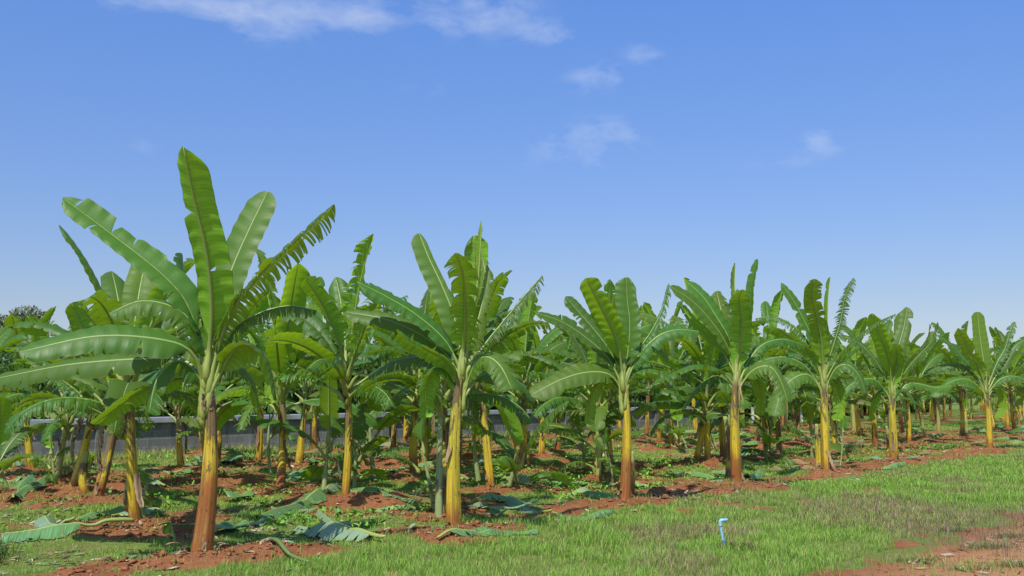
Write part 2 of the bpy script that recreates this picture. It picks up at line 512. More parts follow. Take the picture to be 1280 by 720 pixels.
def blade(path, rg, W=.27, pf=.22, k=0, side_hint=None, fold=20, curl=35, tear=.2, grav=.15, twist=0, rows=46, hang=.5, flare=1.15, sweep=.22, clampg=False, half=None):
    """banana leaf blade + midrib arrays, in the space of path"""
    C, L = resample(path, 90)
    T = norm(np.gradient(C, axis=0))
    H = C[-1] - C[0]; H[2] = 0
    if side_hint is not None: H = np.asarray(side_hint, float)
    if np.linalg.norm(H) < .05: H = np.array([.3, .1, 0])
    H = H / np.linalg.norm(H)
    S0 = np.cross(H, [0, 0, 1.0])
    S = norm(S0 - (T @ S0)[:, None] * T)
    N = norm(np.cross(S, T))
    if k:
        N2 = N + k * np.array([0, -1.0, 0])
        N = norm(N2 - np.sum(N2 * T, 1)[:, None] * T); S = norm(np.cross(T, N))
    if twist:
        a = np.linspace(0, twist, len(C))[:, None]
        S, N = S * np.cos(a) + N * np.sin(a), N * np.cos(a) - S * np.sin(a)
    q = np.linspace(0, 1, len(C))

    def samp(A, s):
        return np.stack([np.interp(s, q, A[:, i]) for i in range(3)], 1)

    V = []; Fc = []; UV = []; U = 6
    t0 = pf
    ph = rg.uniform(0, 6)
    for sd in (-1, 1):
        # tears
        nt = int(tear * (34 if tear < .7 else 52) * rg.uniform(.7, 1.3))
        ts = sorted(rg.uniform(.05, .97) for _ in range(nt))
        cuts = [0.0]
        for t in ts:
            if t - cuts[-1] > .009: cuts.append(t)
        cuts.append(1.0)
        dep = [1.0] + [min(.95, rg.uniform(.0, 1.0) ** (1.2 + tear) * (1.15 - .6 * tear) + .03) for _ in cuts[1:-1]] + [1.0]
        for i in range(len(cuts) - 1):
            a, b = cuts[i], cuts[i + 1]
            m = max(2, int(round((b - a) * rows)) + 1)
            t = np.linspace(a, b, m)
            dl, dr = dep[i], dep[i + 1]
            if i == 0: dl = dr
            if i == len(cuts) - 2: dr = dl
            dm = max(dl, dr) if len(cuts) > 2 else 1.0
            droop = abs(rg.gauss(0, 1)) * (.35 + hang * tear * 1.6) + hang * tear * rg.choice([.1, .6, 1.3])
            flip = rg.gauss(0, .25)
            shrink = min(.75, rg.uniform(.04, .25) + tear * .24) if len(cuts) > 2 else 0
            rag = (rg.uniform(.88, 1.05) if tear > .12 else rg.uniform(.97, 1.01)) if len(cuts) > 2 else 1
            tc = (a + b) / 2
            P = None; base = len(V)
            rowsV = []
            for u in range(U + 1):
                uu = u / U
                act = 0 if dm >= 1 else float(np.clip((uu - dm) / (1 - dm + 1e-6), 0, 1))
                tt = tc + (t - tc) * (1 - shrink * act ** .7)
                s = t0 + (1 - t0) * tt
                w = W * np.clip(tt / .16, 0, 1) ** .55 * np.clip((1.004 - tt) / .10, 0, 1) ** .5 * (1 - .25 * np.clip(tt - .4, 0, 1))
                w = w * (1 + .03 * np.sin(tt * 13 + ph + sd * 2)) * rag
                if half is not None and sd == half[0]: w = w * half[1]
                Sx, Nx, Tx, Cx = samp(S, s), samp(N, s), samp(T, s), samp(C, s)
                phi = math.radians(fold) - math.radians(curl) * uu - flip * act + .10 * np.sin(tt * 9 + ph * 2 + sd * 2) * uu + .035 * np.sin(tt * 71 + ph)
                d = Sx * sd * np.cos(phi)[:, None] + Nx * np.sin(phi)[:, None] + Tx * sweep
                d = norm(d)
                d[:, 2] -= grav * (.3 + uu) + droop * act
                d = norm(d)
                if P is None:
                    P = Cx.copy()
                else:
                    P = P + d * (w / U)[:, None]
                    if act > 0: P = P + (Cx - prevC)
                prevC = Cx
                rowsV.append((P.copy(), np.stack([np.full(m, sd * uu), s * L], 1)))
            for (p_, u_) in rowsV:
                V.extend(p_); UV.extend(u_)
            for u in range(U):
                for r_ in range(m - 1):
                    A = base + u * m + r_; B = A + 1; D = A + m; E = D + 1
                    Fc.append((A, B, E, D) if sd > 0 else (A, D, E, B))
    V = np.array(V)
    # midrib / petiole
    n = len(C)
    rad = .036 * (1 - q) ** .8 * np.where(q < t0, 1, 1) + .005
    rad = rad * np.clip(.3 + q / .06, .3, 1) * (1 + flare * np.clip(1 - q / (t0 * .9 + 1e-6), 0, 1) ** 1.3) * (W / .27) ** .5 * .72
    sel = np.unique(np.concatenate([np.linspace(0, n - 1, 26).astype(int)]))
    mid = C - N * (rad * .55)[:, None]
    TV, TF, TUV = tube(mid[sel], rad[sel], 6, .8, S[sel], N[sel])
    return V, Fc, UV, TV, TF, TUV


def weld(me, d=.0006):
    bm = bmesh.new(); bm.from_mesh(me); bmesh.ops.remove_doubles(bm, verts=bm.verts, dist=d); bm.to_mesh(me); bm.free()


def add_leaf(root, org, path, rg, name='leaf', mat='leaf', merged=False, tint=(0, 0, 0), post=None, **kw):
    V, Fc, UV, TV, TF, TUV = blade(path, rg, **kw)
    if post: V = post(V); TV = post(TV)
    org = np.asarray(org, float)
    V = V - org; TV = TV - org
    if merged:
        nb = len(V)
        me = mesh_from(name, np.vstack([V, TV]), Fc + [tuple(i + nb for i in f) for f in TF], list(UV) + list(TUV), [0] * len(Fc) + [1] * len(TF))
        weld(me)
        o = new_obj(name, me, [M[mat], M['petiole']], root); o.color = (*tint, 1); return o
    me = mesh_from(name, V, Fc, UV); weld(me)
    o = new_obj(name, me, M[mat], root); o.color = (*tint, 1)
    me2 = mesh_from('midrib', TV, TF, TUV); weld(me2)
    r = new_obj('midrib', me2, M['petiole'], o); r.color = (*tint, 1)
    return o


def auto_path(org, az, L, e0, e1, rg, bend=1.5, hw=.06):
    n = 40; P = [np.array(org, float) + np.array([math.cos(az), math.sin(az), 0]) * hw]
    daz = rg.uniform(-.25, .25)
    for i in range(n):
        t = i / (n - 1)
        e = e0 + (e1 - e0) * t ** bend
        if t < .12: e = e + (R(84) - e) * (1 - t / .12) * .8
        a = az + daz * t
        P.append(P[-1] + np.array([math.cos(a) * math.cos(e), math.sin(a) * math.cos(e), math.sin(e)]) * L / n)
    return np.array(P)


def stem_mesh(name, base, top, r0, r1, rg, rings=34, sides=26, lobes=3):
    """pseudostem of wrapped sheaths with stepped overlaps"""
    base = np.asarray(base, float); top = np.asarray(top, float); V = []; UV = []
    th0 = [rg.uniform(0, 6.28) for _ in range(lobes)]; tw = [rg.uniform(-.7, .7) for _ in range(lobes)]
    hh = [rg.uniform(.45, 1.1) for _ in range(lobes)]
    bow = rg.uniform(-.06, .06)
    for i in range(rings):
        t = i / (rings - 1)
        c = base + (top - base) * t + np.array([bow, bow * .5, 0]) * math.sin(t * math.pi)
        r = r1 + (r0 - r1) * (1 - t) ** 1.25 + .035 * max(0, 1 - t / .07) * (r0 / .15)
        if t > .70: r *= 1 - (t - .70) * .95
        for j in range(sides + 1):
            a = 2 * math.pi * (j % sides) / sides; x = 0
            for q, w, h in zip(th0, tw, hh):
                f = ((a - q - w * t) % 6.2832) / 6.2832
                x += (.15 * (1 - f) ** 1.5 + .04 * math.exp(-((f - .03) / .02) ** 2)) * (1 if t < h else max(0, 1 - (t - h) * 14))
            x += .04 * math.sin(a * 2 + t * 3 + th0[0]) + .012 * math.sin(a * 11 + t * 2)
            rr_ = r * (1 + x - .08) * .84
            V.append(c + np.array([math.cos(a) * rr_, math.sin(a) * rr_, 0])); UV.append((j / sides, t))
    m = sides + 1; Fc = []
    for i in range(rings - 1):
        for j in range(sides):
            Fc.append((i * m + j, i * m + j + 1, (i + 1) * m + j + 1, (i + 1) * m + j))
    Fc.append(tuple((rings - 1) * m + j for j in range(sides)))
    me = mesh_from(name, V, Fc, UV); return me


def dry_sheath(root, base, top, r0, r1, rg, z0=None, ln=None, peel=None, th=None, pointed=None):
    base = np.asarray(base, float); top = np.asarray(top, float)
    th = rg.uniform(-2.9, .2) if th is None else th
    z0 = rg.uniform(.02, .8) if z0 is None else z0
    ln = rg.uniform(.08, .3) if ln is None else ln
    up = rg.random() < .5; peel = rg.uniform(.03, .17) if peel is None else peel
    V = []; UV = []; n = 10; w = rg.uniform(.18, .5) if pointed is None else pointed
    for i in range(n):
        s = i / (n - 1); t = min(1, z0 + ln * s)
        r = r1 + (r0 - r1) * (1 - t) + (.012 if z0 > .1 else .034)
        k_ = s if up else 1 - s
        out = peel * k_ ** 2
        c = base + (top - base) * t
        c = c - np.array([0, 0, 1]) * out * (.9 if up else .0) * k_
        for j in range(5):
            a = th + (j - 2) / 2 * w * (1 - .75 * k_ ** 1.5) + rg.gauss(0, .03)
            rr_ = r + out + rg.gauss(0, .006) + .02 * k_ * math.sin(j * 1.6)
            V.append(c + np.array([math.cos(a) * rr_, math.sin(a) * rr_, 0])); UV.append((j / 4, s))
    Fc = [(i * 5 + j, i * 5 + j + 1, i * 5 + j + 6, i * 5 + j + 5) for i in range(n - 1) for j in range(4)]
    o = new_obj('dry_sheath', mesh_from('dry_sheath', V, Fc, UV), M['dry'], root); return o


LOOK = {'yellow': (.03, .31, 0), 'orange': (.60, .42, 0), 'brown': (.25, .45, 0), 'midorange': (.45, .15, 0), 'dark': (.2, .72, 0), 'green': (.0, .05, .6), 'young': (0, 0, .95)}


def auto_plant(name, x, y, hs, look, rg, nleaf=9, merged=False, r0=.092, detail=46, size=1.0, lean=None, zero=False, Lr=(1.6, 2.3), upbias=0):
    z = 0 if zero else gz(x, y)
    root = empty(name, (x, y, z))
    lean = (rg.gauss(0, .12), rg.gauss(0, .10)) if lean is None else lean
    base = np.array([0, 0, -.12]); hs = hs * 1.16; top = np.array([lean[0], lean[1], hs])
    st = new_obj('stem', stem_mesh('stem', base, top, r0, r0 * .58, rg, 24 if merged else 34, 16 if merged else 26), M['stem'], root)
    st.color = (*LOOK[look], 1)
    for _ in range(rg.choice([2, 3, 4]) if r0 > .055 else 0):
        dry_sheath(root, base, top, r0, r0 * .58, rg)
    az = rg.uniform(0, 6.28)
    for i in range(nleaf):
        f = i / max(1, nleaf - 1)                      # 0 = youngest
        e0 = R(84 - 56 * f ** .8 + rg.uniform(-9, 6) + upbias * (1 - f))
        e1 = R(66 - 124 * f ** .7 + rg.uniform(-16, 12) + upbias * (1 - f))
        L = rg.uniform(*Lr) * size * (1 - .12 * f)
        tear = rg.choice([.05, .15, .35, .6, .9, 1.3]) * (.5 + .8 * f)
        org = top + np.array([0, 0, -.10 - .60 * f * size])
        pth = auto_path(org, az, L, e0, e1, rg, rg.uniform(1.1, 1.9), r0 * .25)
        add_leaf(root, (0, 0, 0), pth, rg, merged=merged, W=rg.uniform(.185, .26) * size ** .7, pf=rg.uniform(.20, .28), fold=rg.choice([5, 15, 30, 45, 60]) + 12 * (1 - f), curl=rg.uniform(20, 65),
                 tear=tear, grav=rg.uniform(.08, .4), twist=rg.uniform(-.7, .7), rows=detail,
                 tint=(max(0, rg.gauss(.02, .14)) if f > .15 else rg.choice([.02, .08, .15, .45]), max(0, rg.gauss(.05, .25)) * f, rg.uniform(-.1, .1)))
        az += R(137.5) + rg.uniform(-.3, .3)
    if rg.random() < .5 and not merged and r0 > .07:     # a dead leaf hanging against the stem
        a = rg.uniform(0, 6.28)
        pth = auto_path(top + np.array([0, 0, -.4]), a, rg.uniform(.8, 1.2), R(10), R(-100), rg, .35, r0 * .6)
        add_leaf(root, (0, 0, 0), pth, rg, name='dead_leaf', mat='dry_leaf', W=.12, pf=.1, fold=-30, curl=90, tear=.7, grav=.9, rows=24)
    return root


# ------------------------------------------------------------------ GROUND
def graded(a, b, step, lo, hi, g=1.13):
    v = list(np.arange(a, b + step / 2, step)); s = step
    w = v[-1]
    while w < hi: s *= g; w += s; v.append(w)
    s = step; w = v[0]; pre = []
    while w > lo: s *= g; w -= s; pre.append(w)
    return np.array(pre[::-1] + v)


gx = graded(-13, 13, .085, -900, 900); gy = graded(7, 27, .085, -60, 1500)
GX, GY = np.meshgrid(gx, gy)
gxf, gyf = GX.ravel(), GY.ravel()
GZ = ground_z(gxf, gyf)
V = np.stack([gxf, gyf, GZ], 1)
nx, ny = len(gx), len(gy)
ii = (np.arange(ny - 1)[:, None] * nx + np.arange(nx - 1)[None, :]).ravel()
loops = np.stack([ii, ii + 1, ii + nx + 1, ii + nx], 1).ravel()
gm = bulk_mesh('ground', V, loops, np.full(len(ii), 4))
SM = soil_mask(gxf, gyf)
a = gm.attributes.new('soil', 'FLOAT', 'POINT'); a.data.foreach_set('value', SM.astype(np.float32))
_, pp = row_coord(gxf, gyf)
a = gm.attributes.new('moist', 'FLOAT', 'POINT'); a.data.foreach_set('value', (1 - sstep(-5.2, -4.0, pp)).astype(np.float32))
g = new_obj('ground', gm, M['ground']); tag(g, kind='structure')

# ------------------------------------------------------------------ GRASS (uncountable)
NR = np.random.default_rng(4)


def scatter(n, ymin, ymax, power=1.0, xpad=1.5):
    u = NR.random(n)
    y = ymin * (ymax / ymin) ** (u ** power)
    x = (NR.random(n) * 2 - 1) * (y * .56 + xpad)
    return x, y


def grass_mesh(name, x, y, h, w, tone, lean=.45, tipcol=None):
    n = len(x)
    z = ground_z(x, y) - .005
    az = NR.random(n) * 6.283; fa = az + 1.57 + NR.normal(0, .5, n)
    L = np.abs(NR.normal(lean, .22, n)) * h
    bx, by = np.cos(fa) * w / 2, np.sin(fa) * w / 2
    mx, my = np.cos(az) * L * .32, np.sin(az) * L * .32
    tx, ty = np.cos(az) * L, np.sin(az) * L
    P = np.zeros((n, 5, 3), np.float32)
    P[:, 0] = np.stack([x - bx, y - by, z], 1); P[:, 1] = np.stack([x + bx, y + by, z], 1)
    P[:, 2] = np.stack([x + bx * .8 + mx, y + by * .8 + my, z + h * .55], 1); P[:, 3] = np.stack([x - bx * .8 + mx, y - by * .8 + my, z + h * .55], 1)
    P[:, 4] = np.stack([x + tx, y + ty, z + h * (1 - .25 * NR.random(n))], 1)
    o = np.arange(n)[:, None] * 5
    lp = np.concatenate([o + [0, 1, 2, 3], o + [3, 2, 4]], 1).ravel()
    cnt = np.tile([4, 3], n)
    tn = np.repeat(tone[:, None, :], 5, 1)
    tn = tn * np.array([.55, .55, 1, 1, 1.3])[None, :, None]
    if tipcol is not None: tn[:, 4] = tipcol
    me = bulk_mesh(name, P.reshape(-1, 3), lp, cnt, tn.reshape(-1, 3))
    return new_obj(name, me, M['grass'], smooth=False)


def tones(n, x, y, dryness):
    g1 = np.array([.14, .36, .03]); g2 = np.array([.40, .58, .10]); d1 = np.array([.55, .44, .20]); d2 = np.array([.30, .21, .12])
    r = NR.random(n)[:, None]; c = g1 * (1 - r) + g2 * r
    dr = (NR.random(n) < dryness)
    r2 = NR.random(n)[:, None]
    c[dr] = (d1 * r2 + d2 * (1 - r2))[dr]
    return c * (.8 + .4 * NR.random(n)[:, None])


def grass_field(n, ymin, ymax):
    x, y = scatter(n, ymin, ymax, .85)
    # clumping
    cl = vnoise(x * 5, y * 5, 91)
    _, p = row_coord(x, y)
    s = soil_mask(x, y)
    fine = fbm(x * 1.2, y * 1.2, 3, 44)
    verge = 1 - sstep(-1.6, .2, p)
    keep = (1 - .86 * sstep(.15, .6, s)) * (.22 + .95 * sstep(.30, .62, cl * .45 + fine * .55)) * np.where(verge > .5, 1.1, .85)
    path = p < -4.15
    keep = np.where(path, (.012 + .17 * (fine > .62)) * (1 - sstep(-7.5, -5.5, p) * 0), keep)
    k_ = NR.random(n) < keep
    x, y, p, fine, cl, verge = x[k_], y[k_], p[k_], fine[k_], cl[k_], verge[k_]
    mauve = fbm(x * .55, y * .55, 3, 61)
    wallgr = sstep(12.6, 14, p)
    h = (.028 + .040 * NR.random(len(x)) ** 1.5) * (.55 + .9 * cl) * (1 + .5 * verge) + wallgr * .16 * NR.random(len(x))
    h = h * np.where(fine > .5, 1.25, .85)
    dry = .08 + .62 * sstep(.47, .60, mauve) * verge + wallgr * .45 + .12 * (fine < .45)
    w = (.0031 + .00035 * np.maximum(0, y - 9)) * (.8 + .6 * NR.random(len(x)))
    return x, y, h, w, tones(len(x), x, y, dry)


x, y, h, w, t = grass_field(900000, 7.6, 48)
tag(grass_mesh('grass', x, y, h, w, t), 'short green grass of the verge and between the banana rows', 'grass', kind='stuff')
# taller blades and clumps
x, y = scatter(60000, 7.6, 26, .9)
_, p = row_coord(x, y)
cl = fbm(x * 1.6, y * 1.6, 4, 140) ; s = soil_mask(x, y)
k_ = (NR.random(len(x)) < sstep(.50, .68, cl) * (1 - sstep(.2, .5, s))) & (p > -5.6) & (p < .5)
# dark tall tussock at the lower left corner
cx0, cy0 = on_ground(5, 706)
n2 = 900
x2 = cx0 - .3 + NR.normal(0, .17, n2); y2 = cy0 - .15 + NR.normal(0, .2, n2)
xx = np.concatenate([x[k_], x2]); yy = np.concatenate([y[k_], y2])
hh = np.concatenate([.05 + .08 * NR.random(k_.sum()), .14 + .2 * NR.random(n2)])
tt = np.concatenate([tones(k_.sum(), None, None, .12), np.tile([[.035, .10, .03]], (n2, 1)) * (.7 + .6 * NR.random((n2, 1)))])
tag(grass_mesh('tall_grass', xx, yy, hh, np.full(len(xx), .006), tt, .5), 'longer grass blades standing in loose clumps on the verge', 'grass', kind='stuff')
# flowering grass: thin stalks with mauve-brown heads on the right of the verge
x, y = scatter(70000, 8, 30, .9)
_, p = row_coord(x, y); mauve = fbm(x * .55, y * .55, 3, 61)
k_ = (NR.random(len(x)) < sstep(.46, .66, mauve) * .75 + .05) & (p > -5.4) & (p < -.9) & (x > -2)
x, y = x[k_], y[k_]
n = len(x)
tn = np.array([.27, .19, .14]) * (.7 + .7 * NR.random((n, 1)))
tag(grass_mesh('seed_grass', x, y, .11 + .12 * NR.random(n), .0028 + .00028 * (y - 8), tn, .35), 'fine flowering grass with mauve-brown seed heads on the verge', 'grass', kind='stuff')

tx_, ty_ = [], []
for (a_, b_, c_) in [(1235, 684, 500), (1262, 668, 350), (1190, 660, 300), (1150, 700, 260), (1270, 706, 420), (1215, 712, 200)]:
    cx_, cy_ = on_ground(a_, b_); tx_.append(cx_ + NR.normal(0, .13, c_)); ty_.append(cy_ + NR.normal(0, .07, c_))
tx_ = np.concatenate(tx_); ty_ = np.concatenate(ty_); n = len(tx_)
tn = np.where(NR.random((n, 1)) < .45, [[.16, .30, .06]], [[.36, .27, .14]]) * (.6 + .8 * NR.random((n, 1)))
tag(grass_mesh('track_tufts', tx_, ty_, .03 + .07 * NR.random(n), np.full(n, .005), tn, .9), 'low half dried grass tufts on the bare dirt track', 'grass', kind='stuff')

# ------------------------------------------------------------------ SOIL CLODS, LITTER, WEEDS (uncountable)
ico = bmesh.new(); bmesh.ops.create_icosphere(ico, subdivisions=1, radius=1)
IV = np.array([v.co[:] for v in ico.verts]); ico.verts.ensure_lookup_table()
IF = np.array([[v.index for v in f.verts] for f in ico.faces]); ico.free()
x, y = scatter(110000, 7.8, 34, .8)
s = soil_mask(x, y); md = mound(x, y)[1]; _, p = row_coord(x, y)
k_ = (s > .35) & (NR.random(len(x)) < np.where(p > -1.5, .10 + .65 * md, .22)) & ((p > -1.5) | (p < -4.2))
pth = p < -4
x, y, pth = x[k_], y[k_], pth[k_]; n = len(x); print('clods', n)
r = (.005 + .034 * NR.random(n) ** 5) * np.where(pth, .55, 1)
P = IV[None] * r[:, None, None] * (1 + NR.normal(0, .36, (n, len(IV), 1))) * (1 + NR.normal(0, .25, (n, 1, 3))) * np.array([1, 1, .6]) + np.stack([x, y, ground_z(x, y) + r * .25], 1)[:, None]
lp = (IF[None] + np.arange(n)[:, None, None] * len(IV)).ravel()
tag(new_obj('soil_clods', bulk_mesh('soil_clods', P.reshape(-1, 3), lp, np.full(n * len(IF), 3)), M['clod'], smooth=False), 'loose red-brown clods of dug earth around the stems', 'soil', kind='stuff')


def flakes(name, x, y, size, tone, lift, label, cat, stretch=(1.0, .5), up=.35):
    n = len(x); az = NR.random(n) * 6.283
    ux = np.stack([np.cos(az), np.sin(az), NR.normal(0, up, n)], 1); vx = np.stack([-np.sin(az), np.cos(az), NR.normal(0, up, n)], 1)
    q = np.array([[-1, 0, 0], [-.45, -.9, .25], [.45, -.8, .1], [1, 0, .3], [.4, .9, 0], [-.5, .8, .2]])
    c = np.stack([x, y, ground_z(x, y) + lift], 1)
    P = np.zeros((n, 6, 3))
    for i in range(6):
        P[:, i] = c + ux * (q[i, 0] * size * stretch[0])[:, None] + vx * (q[i, 1] * size * stretch[1])[:, None]
        P[:, i, 2] += q[i, 2] * size * .5
    o = np.arange(n)[:, None] * 6
    lp = np.concatenate([o + [0, 1, 2, 3], o + [0, 3, 4, 5]], 1).ravel()
    me = bulk_mesh(name, P.reshape(-1, 3), lp, np.full(n * 2, 4), np.repeat(tone[:, None, :], 6, 1).reshape(-1, 3))
    return tag(new_obj(name, me, M['litter'], smooth=False), label, cat, kind='stuff')


x, y = scatter(60000, 8, 40, .8); _, p = row_coord(x, y); md = mound(x, y)[1]
cl = fbm(x * 1.3, y * 1.3, 3, 201)
k_ = (((p > -.9) & (p < 13.5)) | (p < -4.6)) & (NR.random(len(x)) < .12 + .7 * sstep(.5, .66, cl))
x, y = x[k_], y[k_]; n = len(x)
pal = np.array([[.30, .21, .12], [.42, .31, .19], [.20, .12, .07], [.55, .45, .33], [.26, .34, .2], [.13, .22, .07]])
tn = pal[NR.integers(0, 6, n)] * (.7 + .5 * NR.random((n, 1)))
flakes('leaf_litter', x, y, .012 + .05 * NR.random(n) ** 2.2, tn, .012, 'scraps of dried sheath and leaf on the red earth', 'litter', (1.3, .35), .25)
x, y = scatter(130000, 10, 48, .7); _, p = row_coord(x, y)
cl = fbm(x * .8, y * .8, 4, 301)
k_ = (p > .6) & (p < 14.5) & (NR.random(len(x)) < .75 * sstep(.53, .64, cl))
x, y = x[k_], y[k_]; n = len(x)
tn = np.array([.10, .25, .03]) * (.6 + 1.2 * NR.random((n, 1))) + np.array([.05, .04, .0]) * NR.random((n, 1))
flakes('weeds', x, y, .012 + .028 * NR.random(n) ** 1.5, tn, .02 + .06 * NR.random(n), 'low leafy weeds covering the ground between the rows', 'weeds', (1, .6), .5)

